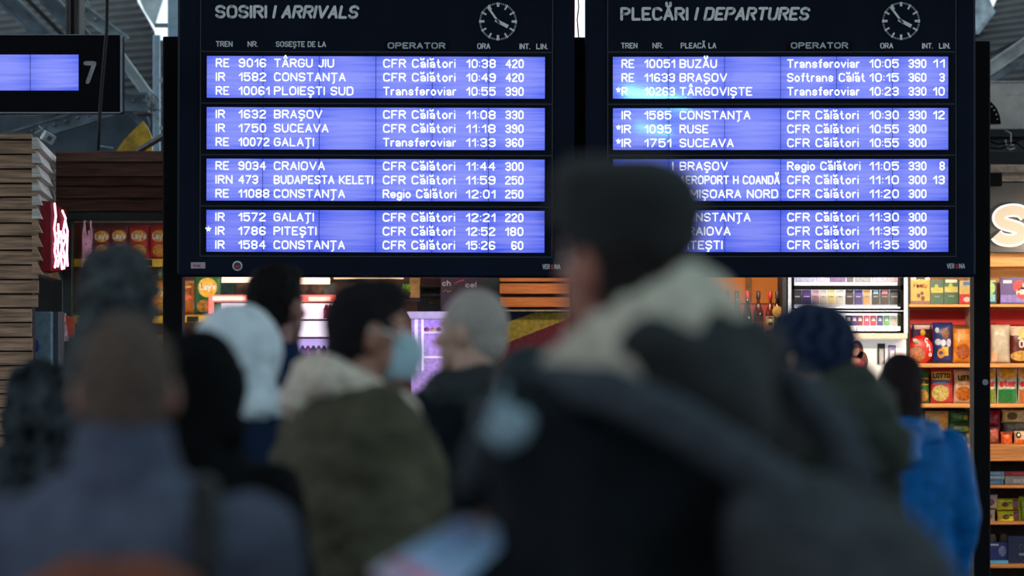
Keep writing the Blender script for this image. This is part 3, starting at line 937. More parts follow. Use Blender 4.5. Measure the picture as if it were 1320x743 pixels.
tag(pbox(181, 335, 196, 343, 23.345, .008).build('price_label', mat((28, 26, 26), .5)), 'black price label on the yellow strip beside the furry hood', 'price label')

# ------------------------------------------------------------------ middle kiosks (behind the crowd)
kb = empty('kiosk', P(440, 780, 24.2), 'bakery kiosk with warm lit interior below the arrivals board', 'kiosk')
pbox(232, 330, 645, 758, 24.4, .05).build('back_wall', mat((120, 92, 66), .7, .4, 5), kb)
pbox(283, 365, 300, 384, 23.9, .3).build('green_panel', mat((24, 74, 66), .5), kb)
pbox(300, 366, 470, 381, 24.2, .1).build('shelf_board', mat((126, 98, 70), .6, .4, 12), kb)
for i, (x0, x1, y0, y1) in enumerate(((282, 332, 356, 364.5), (376, 425, 358, 366.5), (430, 520, 355.5, 360))):
    pbox(x0, y0, x1, y1, 23.6, .05, c=.003).build('light_strip', mat((255, 236, 214), .4, 0, emit=(255, 232, 205) if i < 2 else (232, 190, 160), es=1.15 if i < 2 else .8), kb)
pbox(418, 365, 432, 386, 23.7, .1).build('grey_cabinet', mat((70, 82, 78), .5, .1), kb)
for x, c, nm_ in ((304, (190, 150, 40), 'mustard yellow'), (311, (150, 60, 40), 'brick red'), (396, (200, 180, 140), 'cream'), (404, (90, 110, 50), 'olive green'), (412, (170, 90, 40), 'orange brown'), (436, (120, 50, 60), 'plum')):
    tag(MB().lathe([(.014, 0), (.018, .01), (.018, .045), (.01, .055), (.01, .065)], P(x, 380.5, 24.0) + Vector((0, .22, 0)), 10).build('jar', mat(c, .4, .1), None, True),
        nm_ + ' jar on the brown shelf above the glowing fridge', 'jar', 'jars above the glowing fridge')
kr = empty('drinks_fridge', P(352, 640, 23.4), 'drinks fridge glowing white and lilac inside a red lit frame', 'fridge')
m_redled = mat((255, 120, 110), .4, 0, emit=(255, 96, 92), es=1.25)
m_pinkled = mat((255, 200, 190), .4, 0, emit=(255, 196, 184), es=1.3)
pbox(269, 380.5, 433, 389.5, 23.4, .04, c=.003).build('led_frame', m_redled, kr)
pbox(274, 382.5, 318, 387.5, 23.39, .01).build('led_core', m_pinkled, kr)
pbox(398, 383, 426, 388, 23.39, .01).build('led_core', m_pinkled, kr)
pbox(269, 389, 275.5, 765, 23.4, .04, c=.003).build('led_frame', m_redled, kr)
for i, (y0, y1, em) in enumerate(((391.5, 411.5, (250, 236, 252)), (414, 434.5, (252, 238, 255)), (437, 462, (196, 170, 236)), (465, 500, (190, 160, 226)))):
    pbox(277, y0, 431, y1, 23.62, .02).build('lit_back', mat(em, .4, 0, emit=em, es=1.15 if i < 2 else .95), kr)
    pbox(277, y1, 431, y1 + 2.6, 23.42, .2).build('shelf', mat((70, 50, 90), .5), kr)
pbox(431, 389, 436, 520, 23.4, .25).build('side', mat((60, 30, 50), .5), kr)
for x, c in ((426, (214, 60, 110)), (421, (200, 90, 140))):
    tag(MB().lathe([(.016, 0), (.018, .004), (.018, .06), (.008, .08), (.009, .085)], P(x, 411, 23.52), 12).build('drink_bottle', mat(c, .3, .1), None, True), ('deep pink bottle at the very end of the fridge shelf' if x > 423 else 'paler pink bottle next to the deep pink one in the fridge'), 'bottle', 'pink bottles in the fridge')
for x, c, nm_ in ((390, (150, 140, 230), 'lilac blue'), (397, (190, 120, 190), 'orchid pink'), (404, (120, 130, 220), 'blue'), (411, (220, 170, 210), 'pale pink'), (418, (110, 70, 160), 'dark purple'), (425, (230, 225, 240), 'white')):
    tag(MB().lathe([(.016, 0), (.019, .004), (.019, .05), (.008, .066), (.009, .072)], P(x, 461, 23.5), 12).build('drink_bottle', mat(c, .3, .1), None, True), nm_ + ' bottle on the lowest fridge shelf', 'bottle', 'bottles on the lowest fridge shelf')

# plant, pillar, chalkboard
pbox(505, 386, 541, 388.5, 23.4, .3).build('shelf_board', m_dark, kb)
pl = empty('potted_plant', P(523, 384, 23.5), 'small bright green plant beside the ochre pillar', 'plant')
MB().lathe([(.02, 0), (.03, .04), (.03, .045)], P(523, 386, 23.5), 14).build('pot', mat((60, 50, 44), .7), pl, True)
lf = mat((120, 176, 50), .5, .2, 30)
base = P(523, 376, 23.5)
for i in range(34):
    a, e = random.uniform(0, 2 * PI), random.uniform(-.2, 1.3)
    d = Vector((math.cos(a) * math.cos(e), math.sin(a) * math.cos(e) * .7, math.sin(e)))
    L = random.uniform(.035, .06)
    sd_ = d.cross(Vector((0, 0, 1))).normalized() * .012
    up_ = sd_.cross(d).normalized() * .004
    MB().add([base, base + d * L * .5 + sd_ + up_, base + d * L, base + d * L * .5 - sd_ + up_, base + d * L * .5 - up_], [(0, 1, 2), (0, 2, 3), (0, 4, 1), (1, 4, 2), (2, 4, 3), (3, 4, 0)]).build('leaf', lf, pl)
tag(pbox(528, 340, 541, 384, 23.8, .1).build('pillar', mat((214, 168, 100), .6, .08)), 'ochre pillar section beside the small green plant', 'pillar')
dk = empty('counter_shelf', P(560, 404, 23.7), 'dark shelf with boxes above the lilac display case', 'shelf')
pbox(541, 358, 578, 368, 24.0, .2).build('box', mat((90, 52, 44), .6), dk)
pbox(541, 368, 578, 370, 23.7, .4).build('board', m_dark, dk)
pbox(546, 372, 576, 380, 23.9, .2).build('box', mat((46, 60, 56), .6), dk)
pbox(541, 380, 578, 382, 23.7, .4).build('board', m_dark, dk)
pbox(553, 386, 574, 392, 23.9, .2).build('box', mat((96, 84, 50), .6), dk)
pbox(541, 400, 600, 404, 23.7, .4).build('board', m_dark, dk)
pbox(538, 356, 600, 404, 24.2, .1).build('back', mat((34, 40, 40), .6), dk)
cb = empty('chalkboard', P(592, 400, 23.6), 'dark purple chalkboard menu with pale handwriting beside the cropped grey head', 'chalkboard')
pbox(568, 352, 621, 400, 23.6, .03, c=.003).build('board', mat((52, 34, 52), .6, .1), cb)
mch = mat((200, 190, 190), .7)
px_text([('ch', 570, 581, 361.5, 369), ('cel', 600, 614, 364, 371)], 23.6, 'handwriting', mch, cb, 1.3)
MB().tube([P(586, 366, 23.59), P(591, 363, 23.59), P(598, 361, 23.59)], .003, 5).build('handwriting', mat((190, 60, 90), .6), cb)
MB().tube([P(571, 376, 23.59), P(575, 374, 23.59), P(577, 377, 23.59), P(581, 375, 23.59)], .003, 5).build('handwriting', mat((150, 120, 70), .7), cb)
tag(pbox(621, 345, 644, 765, 23.6, .2).build('door_post', mat((14, 40, 40), .5)), 'dark green post beside the orange slatted panel', 'post')

# lilac display case
dc = empty('display_case', P(560, 700, 23.2), 'lilac lit display case between the masked man and the grey cropped head', 'display case')
m_lil = mat((190, 184, 236), .35, .05, 30, emit=(150, 140, 220), es=.5)
MB().prism([tuple(P(x, y, 23.2).xz) for x, y in ((524, 402), (620, 402), (620, 411), (529, 411))], 23.2, 23.9).build('counter_top', m_lil, dc)
pbox(530, 412, 620, 763, 23.8, .03).build('lit_back', mat((190, 160, 220), .4, .2, 40, emit=(172, 140, 214), es=.55), dc)
for x0, x1 in ((534.5, 538.5), (543, 546)):
    pbox(x0, 412, x1, 478, 23.25 + (x0 - 534) * .02, .03, c=.003).build('leg', mat((240, 235, 255), .4, 0, emit=(236, 226, 255), es=.9), dc)
for y in (428, 460):
    pbox(545, y, 620, y + 2, 23.4, .3).build('shelf', mat((236, 226, 250), .4, 0, emit=(230, 214, 250), es=.8), dc)
for x, c, nm_ in ((550, (150, 70, 120), 'plum coloured'), (558, (214, 170, 110), 'golden'), (566, (120, 60, 40), 'dark brown')):
    tag(MB().ell(P(x, 425, 23.55), (.017, .02, .014)).build('pastry', mat(c, .5, .3), None, True), nm_ + ' pastry in the lilac display case', 'pastry', 'pastries in the lilac case')

# slatted orange panel and tricolour drape
sp = empty('slatted_panel', P(690, 402, 22.9), 'orange wooden slatted panel below the arrivals board', 'panel')
for y0, y1 in ((352, 363.3), (365.5, 379), (383.5, 396)):
    pbox(644, y0, 735.5, y1, 22.9, .03, c=.003).build('slat', mat((196, 112, 52), .55, .12, 30, .2, kind='wood'), sp)
pbox(643, 350, 736, 400, 22.94, .04).build('backing', mat((44, 22, 14), .7), sp)
pbox(643, 399.6, 736, 401.6, 22.88, .05).build('edge_strip', mat((150, 140, 130), .5), sp)
fl = empty('tricolour_drape', P(690, 470, 22.95), 'dark drape with slanting blue, yellow and red bands under the slatted panel', 'drape')


def band(pts, c, Y):
    MB().prism([tuple(P(x, y, Y).xz) for x, y in pts], Y, Y + .02).build('band', mat(c, .7, .15, 40, .3), fl)


band([(641, 403), (690, 403), (641, 420)], (20, 26, 70), 22.95)
band([(641, 420), (690, 403), (736, 403), (736, 410), (700, 424), (641, 447)], (150, 130, 40), 22.95)
band([(641, 447), (700, 424), (736, 410), (736, 771), (641, 771)], (96, 14, 36), 22.95)
tag(pbox(641, 402, 760, 773, 22.98, .1).build('counter', mat((20, 22, 30), .6)), 'dark counter front behind the tricolour drape', 'counter')
pc = empty('price_clip', P(728, 462, 22.9), 'tiny shiny wire clip under the tricolour drape', 'clip')
MB().tube([P(718, 461, 22.9), P(730, 460.5, 22.9), P(730, 471, 22.9)], .004, 5).build('wire', mat((220, 225, 230), .3, 0, metal=.5), pc)

# ------------------------------------------------------------------ drinks shelf
ds = empty('kiosk', P(970, 780, 23.4), 'orange lit drinks kiosk bay behind the man in a flat cap', 'kiosk')
pbox(760, 330, 1014, 391, 23.5, .03).build('back_wall', mat((236, 140, 50), .6, .05, 4), ds)
pbox(962, 330, 969, 391, 23.46, .03).build('upright', mat((150, 100, 50), .6), ds)
pbox(760, 391, 1014, 393, 23.3, .2).build('shelf_edge', mat((120, 40, 30), .5), ds)
pbox(760, 393, 1014, 440, 23.5, .03).build('lit_back', mat((246, 120, 100), .5, .05, 8, emit=(240, 104, 84), es=.45), ds)
pbox(760, 438, 1014, 444, 23.1, .4).build('shelf', m_wood_oo, ds)
pbox(760, 444, 1014, 772, 23.1, .4).build('counter', mat((70, 50, 40), .6), ds)
pbox(1009, 335, 1014, 640, 23.05, .5).build('side_frame', m_dark, ds)
BT = [(937, 'dark', (40, 60, 40), 0), (949.5, 'dark green', (16, 30, 24), 0), (963, 'black', (24, 12, 14), 0), (977.5, 'brown', (70, 26, 18), 1), (993, 'amber', (104, 30, 14), 2), (1002, 'black', (20, 16, 16), 3)]
for i, (x, cn, c, kd) in enumerate(BT):
    b = empty('bottle', P(x, 438, 23.2), {0: 'dark slim bottle first along the drinks shelf', 1: 'slim dark green bottle second along the drinks shelf', 2: 'black bottle with a red capsule on the drinks shelf',
             3: 'brown bottle with a dark cap on the drinks shelf', 4: 'amber bottle with a red cap and cream label', 5: 'black bottle with a big round gold label'}[i], 'bottle', 'bottles on the drinks shelf')
    r, nk = (.03, .0095)
    top = .29
    pr = [(r * .9, 0), (r, .008), (r, .155), (r * .9, .175), (r * .45, .21), (nk, .235), (nk, top)] if kd != 0 else [(r * .9, 0), (r, .008), (r, .12), (r * .75, .17), (nk * 1.1, .225), (nk, top)]
    MB().lathe(pr, P(x, 438, 23.2), 20).build('glass', mat(c, .1, .05, coat=.3), b, True)
    cc = {0: (30, 40, 36), 1: (36, 46, 44), 2: (170, 30, 50), 3: (40, 30, 34), 4: (200, 40, 30), 5: (60, 50, 50)}[i]
    MB().lathe([(nk * 1.3, top - .045), (nk * 1.35, top - .04), (nk * 1.35, top), (nk, top + .004)], P(x, 438, 23.2), 16).build('cap', mat(cc, .35, .05), b, True)
    lc = {0: (150, 150, 130), 1: (120, 130, 110), 2: (90, 70, 60), 3: (110, 70, 40), 4: (196, 170, 130), 5: (190, 150, 70)}[i]
    if kd == 3:
        MB().ell(P(x, 402, 23.165), (.03, .008, .036)).build('label', mat(lc, .5), b, True)
    else:
        MB().lathe([(r * 1.02, .05), (r * 1.02, .14 if kd == 2 else .11)], P(x, 438, 23.2), 20).build('label', mat(lc, .5, .1), b, True)
    if kd == 2:
        MB().ell(P(x, 410, 23.168), (.018, .004, .004)).build('label_print', mat((50, 34, 26), .5), b, True)
        MB().ell(P(x, 418, 23.17), (.016, .006, .012)).build('label_print', mat((70, 50, 40), .5), b, True)

# ------------------------------------------------------------------ cigarette cabinet
cc = empty('cigarette_cabinet', P(1094, 640, 23.2), 'white lit cigarette cabinet with black framed rows', 'cabinet')
m_wht = mat((240, 240, 240), .4, .02, emit=(236, 236, 240), es=.8)  # lit cabinet white; its glow also brightens the price strips, which are no lamps
m_frm = mat((12, 11, 11), .6, spec=.05)
pbox(1014.2, 330, 1169.8, 766, 23.42, .03).build('back', m_wht, cc)
for x0, x1, m in ((1016, 1020, m_wht), (1166, 1170, m_wht), (1014.2, 1016, m_frm)):
    pbox(x0, 335, x1, 560 if x0 < 1100 else 430, 23.16, .1).build('upright', m, cc)
for y0, y1 in ((340, 371), (371, 400.5), (401.5, 430)):
    q = MB()
    pbox(1021, y0, 1165, y0 + 2.8, 23.12, .03, q); pbox(1021, y1 - 2.8, 1165, y1, 23.12, .03, q)
    pbox(1021, y0, 1024, y1, 23.12, .2, q); pbox(1161, y0, 1165, y1, 23.12, .2, q)
    q.build('row_frame', m_frm, cc)
pbox(1020, 371.5, 1166, 400, 23.38, .02).build('row_back', m_wht, cc)
pbox(1020, 396, 1162, 398.5, 23.14, .015).build('price_strip', m_wht, cc)
pbox(1020, 421, 1162, 426.5, 23.14, .015).build('price_strip', m_wht, cc)
for i in range(14):
    pbox(1026 + i * 9.8, 421.5, 1026.8 + i * 9.8, 427, 23.135, .004).build('strip_mark', mat((120, 110, 120), .5), cc)
pbox(1097, 430.5, 1169.8, 437, 23.05, .3, c=.003).build('ledge', mat((222, 200, 172), .5, .05), cc)
GCIG = 'cigarette packs in the cabinet'
packs = [(1023, 1033.5, (44, 44, 60), 'charcoal'), (1034, 1046, (70, 40, 128), 'deep purple'), (1047, 1056, (184, 150, 170), 'mauve'), (1057, 1066, (206, 200, 200), 'silver grey'), (1067, 1077, (224, 210, 160), 'cream yellow'),
         (1078, 1088, (214, 218, 214), 'pale grey'), (1090, 1100.5, (40, 36, 52), 'black'), (1101.5, 1112, (60, 48, 140), 'violet blue'), (1113, 1122, (214, 170, 110), 'tan'), (1124, 1134, (34, 34, 40), 'black with a pale blue top'),
         (1135, 1146, (36, 34, 38), 'black with a pink top'), (1147, 1159, (52, 62, 70), 'dark slate')]
for x0, x1, c, nm in packs:
    r = empty('cigarette_pack', P((x0 + x1) / 2, 393, 23.3), nm + ' cigarette pack in the middle row of the white cabinet', 'cigarettes', GCIG)
    pbox(x0, 374, x1, 393, 23.28, .03, c=.0015).build('pack', mat(c, .4, .05), r)
    tc_ = (170, 210, 240) if 'blue top' in nm else (240, 150, 180) if 'pink' in nm else (210, 210, 215)
    if 'top' in nm: pbox(x0 + 2, 374.3, x1 - 2, 379, 23.275, .004).build('print_patch', mat(tc_, .4), r)
    pbox(x0 + 2, 382, x1 - 2.5, 383.2, 23.275, .004).build('print_patch', mat(tc_ if sum(c) < 350 else (150, 140, 140), .4), r)
for i, (c, nm) in enumerate((((40, 38, 50), 'dark'), ((90, 70, 150), 'purple'), ((150, 50, 60), 'dark red'), ((232, 90, 120), 'rose'), ((226, 70, 90), 'red'), ((70, 70, 160), 'blue'), ((110, 200, 120), 'green'), ((240, 236, 226), 'white'), ((190, 190, 50), 'yellow'))):
    x0 = 1090 + i * 7.6 if i < 2 else 1105 + (i - 2) * 8.6
    r = empty('cigarette_pack', P(x0 + 3.6, 419.5, 23.3), nm + ' cigarette pack in the lower row of the white cabinet', 'cigarettes', GCIG)
    pbox(x0, 407, x0 + 7.4, 420, 23.28, .03, c=.001).build('pack', mat(c, .4, .05), r)
    pbox(x0 + 1.6, 409.5, x0 + 5.8, 414, 23.275, .004).build('print_patch', mat((240, 236, 240), .4), r)
for i, (x0, x1, c) in enumerate(((1026, 1050, (176, 178, 220)), (1052, 1068, (190, 180, 226)), (1070, 1090, (120, 96, 150)), (1092, 1100, (90, 90, 100)), (1103, 1122, (150, 150, 160)), (1125, 1142, (226, 190, 220)), (1144, 1158, (236, 200, 214)))):
    tag(pbox(x0, 346, x1, 364, 23.28, .03, c=.0015).build('cigarette_pack', mat(c, .4, .1, 60)), 'box in the top row of the white cabinet, in its %s block' % ['blue grey', 'lavender', 'dim purple', 'dark grey', 'middle grey', 'pink', 'pale rose'][i], 'cigarettes', GCIG)
po = empty('poster', P(1132, 480, 23.2), 'white poster of a long haired woman in a pink top beside two slim devices', 'poster')
pbox(1096, 437.5, 1168, 560, 23.2, .015).build('sheet', mat((240, 238, 236), .5, .03, emit=(236, 232, 230), es=.35), po)


def pell(x, y, rx, ry, c, nm, Y):
    kk = Y / F
    cc_ = P(x, y, Y)
    MB().prism([(cc_.x + rx * kk * math.cos(i * PI / 12), cc_.z + ry * kk * math.sin(i * PI / 12)) for i in range(24)], Y - .002, Y).build(nm, mat(c, .5, .1, 60), po)


pell(1104, 453, 9, 14, (120, 60, 44), 'printed_hair', 23.199)
pell(1111, 466, 8, 13, (110, 56, 44), 'printed_hair', 23.199)
pell(1102, 451, 5.6, 8, (226, 170, 150), 'printed_face', 23.196)
pell(1101, 470, 13, 9, (200, 60, 100), 'printed_top', 23.193)
pell(1101, 466, 8, 4, (226, 170, 150), 'printed_neck', 23.191)
for x, y, c in ((1136, 456, (60, 58, 60)), (1150, 458, (150, 140, 200))):
    q = MB(); a_, b_ = P(x - 5, y + 14, 23.19), P(x + 5, y - 13, 23.19)
    q.bbox((a_.x, 23.188, a_.z), (b_.x, 23.194, b_.z), .002)
    q.build('printed_device', mat(c, .4), po)
    q = MB(); a_, b_ = P(x - 2.5, y + 14, 23.19), P(x + 3, y - 6, 23.19)
    q.box((a_.x, 23.186, a_.z), (b_.x, 23.188, b_.z)); q.build('printed_device', mat((190, 188, 196) if x < 1140 else (236, 232, 240), .4), po)

# ------------------------------------------------------------------ shelving bays
shy = [(392.5, 396), (469, 474), (521, 526), (574, 595), (626, 630), (674, 677), (729, 733), (790, 794)]
m_redp = mat((242, 62, 56), .6, .05, 5)


def bay(xa, xb, label):
    r = empty('shelf_unit', P((xa + xb) / 2, 770, 23.2), label, 'shelves')
    for y0, y1, mm_ in ((320, 400, m_wood_oo), (400, 484, m_redp), (484, 790, mat((56, 34, 28), .7, .2))):
        q = pbox(xa, y0, xb, y1, 23.2, .03)
        for v in q.v: v.y += .41
        q.build('back_panel', mm_, r)
    for y0, y1 in shy:
        pbox(xa, y0, xb, y1, 23.18 if y1 - y0 < 10 else 23.1, .44, c=.003).build('shelf', m_wood_oo if y0 < 560 else m_wood_o, r)
    for x in (xa, xb):
        pbox(x - 2, 330, x + .8, 790, 23.2, .42).build('upright', m_dark if x < 1200 else mat((214, 196, 176), .5), r)
    return r


bay(1172, 1256, 'wooden shelf bay of coffee and snacks between the cigarette cabinet and black post')
r2 = bay(1259, 1385, 'wooden shelf bay of snacks under the lit letter sign, beyond the black post')
pbox(1262, 327, 1400, 344, 23.15, .4, c=.004).build('cornice', m_wood_oo, r2)
G1, G2 = 'snacks in the first shelf bay', 'snacks in the shelf bay beyond the post'
Yg = 23.4
bx = lambda *a, **k_: bag(*a, crimp=False, **k_)
bx('coffee_box', 1173.5, 352, 1198, 392, Yg, (236, 174, 30), [('r', .28, .78, .76, 1, (40, 30, 24)), ('o', .32, .2, .5, .34, (90, 44, 20)), ('o', .5, .28, .68, .4, (80, 38, 18)), ('o', .52, .1, .74, .26, (96, 50, 22)), ('r', 0, 0, 1, .1, (140, 90, 80))],
   [('Family', .14, .52, .86, .66, (214, 130, 30), .03)], 'yellow coffee box with printed beans on the top shelf', 'coffee', G1, depth=.06)
for x0, x1, lb_ in ((1198.5, 1215.5, 'first dark green coffee pack, next to the yellow box'), (1216, 1234.5, 'second dark green coffee pack, next to the red and cream pack')):
    bx('coffee_pack', x0, 361 if x0 < 1200 else 359.5, x1, 392, Yg, (26, 84, 56), [('r', .04, .46, .96, .68, (196, 186, 80)), ('o', .3, .6, .6, .82, (180, 190, 60)), ('r', .3, .28, .7, .33, (120, 160, 130))] + ([('r', .1, .84, .9, .96, (220, 225, 210))] if x0 > 1200 else []),
       [], lb_, 'coffee', G1, depth=.07)
bx('tea_box', 1236, 362, 1253, 392, Yg, (226, 206, 160), [('r', 0, 0, 1, .42, (214, 40, 44)), ('r', .1, .48, .9, .66, (230, 200, 80)), ('r', .3, .8, .8, .95, (90, 140, 190)), ('o', .3, .08, .8, .3, (240, 220, 210))], [], 'red and cream pack at the end of the top coffee shelf', 'box', G1, depth=.06)
bag('snack_bag', 1174, 418, 1202, 440, 23.52, (74, 40, 78), [('r', 0, .7, 1, .95, (216, 190, 190)), ('o', .4, .3, .65, .7, (230, 170, 50)), ('m', .6, .1, .95, .5, (110, 80, 60))], [], 'purple snack bag behind the round red one', 'snack', G1)
# round red bag
rb = empty('snack_bag', P(1187, 470, 23.3), 'round red snack bag printed with pretzels on the second shelf', 'snack', G1)
MB().ell(P(1186, 451, 23.34), (.078, .03, .088), None, 28, 14).build('bag_body', mat((206, 30, 36), .35, .05), rb, True)
Mm = Matrix.Rotation(0.5, 4, 'Y')
MB().ell(P(1182, 457, 23.31), (.055, .012, .05), Mm, 24, 10).build('print_patch', mat((120, 60, 36), .5, .4, 60, rgb2=(196, 120, 66)), rb, True)
for t_, px_, py_ in (('O', 1195, 441), ('H', 1197, 449), ('I', 1199.5, 456)): pass
px_text([('C', 1192, 1196, 436, 442), ('h', 1194.5, 1198.5, 442, 448), ('i', 1198, 1199, 448, 453), ('o', 1197, 1201, 453, 460)], 23.305, 'print_lettering', mat((250, 245, 235), .5), rb, 1.3)
MB().ell(P(1181, 440, 23.312), (.024, .006, .014), Mm).build('print_patch', mat((190, 180, 150), .5), rb, True)
bag('snack_bag', 1202, 416, 1228, 468.2, Yg, (36, 52, 116), [('m', .42, .6, .82, .86, (150, 100, 60)), ('r', .45, .18, .78, .4, (226, 190, 80)), ('o', .2, .12, .6, .36, (200, 140, 60)), ('o', .1, .74, .3, .88, (210, 214, 230)), ('o', .08, .44, .4, .6, (190, 196, 214)), ('o', .34, .42, .66, .58, (200, 206, 224)), ('o', .68, .4, .92, .6, (196, 200, 220)), ('o', .26, .2, .5, .3, (60, 60, 120))],
    [], 'dark blue bag of small rolls on the second shelf', 'snack', G1)
bag('snack_bag', 1228, 419, 1253, 468.2, Yg, (232, 150, 50), [('r', .05, .62, .95, .78, (240, 176, 90)), ('m', .12, .1, .9, .5, (206, 120, 60)), ('r', 0, .9, 1, 1, (120, 70, 50))], [], 'orange snack bag next to the dark blue one', 'snack', G1)
bag('snack_bag', 1174, 477, 1198, 520.4, Yg, (44, 110, 50), [('r', .4, .54, .95, .76, (226, 206, 60)), ('m', .2, .04, .95, .42, (206, 160, 80))], [('LOTTO', .3, .58, .94, .72, (30, 30, 24), .035)], 'green snack bag with a yellow name patch on the third shelf', 'snack', G1)
bag('snack_bag', 1199, 474, 1229, 520.4, Yg, (206, 66, 74), [('r', .05, .66, .88, .88, (240, 206, 60)), ('r', .04, .54, .8, .64, (90, 120, 180)), ('m', .04, .06, .8, .52, (222, 208, 130)), ('r', .26, .06, .29, .5, (90, 170, 180)), ('r', .52, .06, .55, .5, (90, 170, 180)), ('r', .04, .28, .8, .3, (90, 170, 180))],
    [('LOTTO', .08, .7, .86, .85, (24, 24, 24), .035)], 'red and yellow snack bag in the middle of the third shelf', 'snack', G1)
bag('snack_bag', 1229, 476, 1254, 520.4, Yg, (232, 216, 190), [('r', .1, .64, .96, .84, (240, 216, 110)), ('m', .06, .08, .94, .5, (226, 140, 50)), ('r', .2, .52, .9, .6, (196, 150, 110))], [('LOTTO', .2, .67, .94, .82, (30, 30, 30), .035)], 'cream snack bag printed with orange snacks on the third shelf', 'snack', G1)
bag('snack_bag', 1192, 530, 1224, 570, Yg, (206, 190, 130), [('o', .5, .4, .95, .9, (226, 180, 80)), ('m', .1, .2, .5, .8, (230, 226, 200))], [], 'pale bag with a printed sunflower on the fourth shelf', 'snack', G1)
for i, (x0, y0, x1, y1, cc_, lb_) in enumerate(((1223, 529, 1250, 545, (20, 84, 46), 'dark green bag on top of the heap on the fourth shelf'), (1222, 544, 1252, 558, (40, 110, 70), 'pale striped green bag in the middle of the green heap'),
                                   (1226, 557, 1246, 573, (16, 74, 40), 'dark green bag at the foot of the heap on the fourth shelf'), (1244, 555, 1254, 574, (176, 130, 70), 'brown snack pouch beside the green heap'))):
    bag('snack_bag', x0, y0, x1, y1, 23.38 + i * .01, cc_, [('r', .2, .3, .8, .6, (150, 190, 140) if i == 1 else (70, 140, 70)), ('o', .7, .2, .92, .6, (200, 196, 60))], [], lb_, 'snack', G1, depth=.05)
for i, (x0, y0, x1, y1, cc_, lb_) in enumerate(((1244, 606, 1254, 626, (110, 130, 150), 'grey blue packet on the shelf under the wooden counter'), (1244, 636, 1254, 654, (170, 150, 160), 'pale packet on the shelf beside the blue sleeve'),
                                                (1243, 655, 1254, 674, (140, 120, 150), 'mauve packet lying under the pale one by the blue sleeve'), (1243, 697, 1256, 729, (226, 196, 60), 'yellow packet low by the foot of the blue sleeve'))):
    bag('snack_bag', x0, y0, x1, y1, 23.38, cc_, [('m', .2, .2, .8, .6, (130, 90, 70))], [], lb_, 'snack', G1, depth=.05)
# bay beyond the post
bx('chocolate_box', 1266, 361, 1284, 392, Yg, (24, 60, 80), [('o', .3, .4, .9, .9, (160, 200, 120)), ('r', .5, .1, .9, .4, (120, 190, 190)), ('r', .1, .9, .95, .98, (190, 190, 150))], [], 'small teal box beside the purple chocolate box', 'box', G2, depth=.05)
pbm = bx('chocolate_box', 1289, 358, 1345, 392, Yg, (84, 62, 140), [('r', 0, .06, 1, .34, (130, 116, 200)), ('o', .28, .4, .58, .9, (214, 46, 50)), ('o', .48, .4, .78, .9, (214, 46, 50)), ('o', .36, .18, .7, .62, (214, 46, 50)), ('r', .06, .78, .26, .9, (220, 220, 236))],
   [('I', .5, .62, .53, .8, (250, 240, 240), .06), ('Milka', .36, .34, .7, .56, (250, 240, 240), .05)], 'purple chocolate box with a red heart on the top shelf', 'chocolate', G2, depth=.05)
bag('snack_bag', 1277, 419, 1302, 468.2, 23.34, (190, 180, 160), [('r', .05, .05, .3, .3, (220, 180, 140))], [], 'plain cream paper bag on the second shelf beyond the post', 'snack', G2)
bag('snack_bag', 1268, 417, 1284, 468.2, Yg, (126, 40, 56), [], [], 'maroon bag edge behind the cream paper bag', 'snack', G2)
bag('snack_bag', 1299, 419, 1345, 468.2, 23.42, (96, 38, 32), [('r', .05, .72, .95, .96, (222, 190, 160)), ('r', .3, .66, .8, .82, (230, 190, 70)), ('m', .05, .05, .7, .32, (232, 190, 110))], [('Ovo', .28, .4, .7, .6, (240, 230, 220), .04)],
    'brown and cream snack bag next to the cream paper bag', 'snack', G2)
for x0, x1, c1, lb_ in ((1262, 1284, (110, 130, 40), 'yellow topped snack bag with an olive base beside the post'), (1285, 1311.5, (30, 120, 60), 'yellow topped snack bag with a green base on the third shelf'), (1312, 1338, (190, 110, 60), 'yellow topped snack bag with an orange brown base')):
    bag('snack_bag', x0, 474, x1, 521, Yg, (220, 224, 214), [('m', .02, .66, .98, .98, (246, 196, 50)), ('r', .04, .04, .75, .4, c1), ('r', .74, .04, .96, .42, tuple(min(255, v + 20) for v in c1)), ('r', .2, .4, .7, .44, (120, 170, 140))],
        [('star', .06, .47, .92, .66, (214, 40, 44), .06)], lb_, 'snack', G2)
bag('snack_bag', 1266, 529, 1290, 552, Yg, (136, 24, 48), [], [], 'dark red bag on top of the fourth shelf pile beyond the post', 'snack', G2)
bag('snack_bag', 1264, 550, 1289, 573, 23.36, (110, 60, 60), [('m', .1, .1, .9, .8, (190, 120, 90)), ('r', .3, .5, .9, .8, (206, 40, 44))], [], 'red brown bag under the dark red one beyond the post', 'snack', G2)
bag('snack_bag', 1291, 528, 1330, 545, Yg, (206, 200, 130), [('o', .15, .2, .5, .8, (90, 80, 40)), ('m', .5, .1, .9, .9, (220, 210, 160))], [], 'pale yellow bag topping the fourth shelf pile', 'snack', G2)
bag('snack_bag', 1292, 544, 1332, 560, 23.42, (110, 112, 110), [('m', .1, .1, .9, .9, (150, 150, 140))], [], 'crumpled silver grey bag in the fourth shelf pile', 'snack', G2)
bag('snack_bag', 1290, 557, 1305, 574, 23.34, (226, 100, 40), [('r', .1, .82, .9, .98, (120, 60, 40))], [], 'small orange pouch at the front of the fourth shelf', 'snack', G2)
bag('snack_bag', 1307, 556, 1335, 574, 23.34, (226, 190, 150), [('r', .02, .02, .98, .4, (226, 110, 40)), ('o', .05, .5, .3, .95, (40, 40, 40)), ('o', .12, .62, .24, .85, (220, 215, 210))], [], 'orange and cream pouch with a black ring print', 'snack', G2)
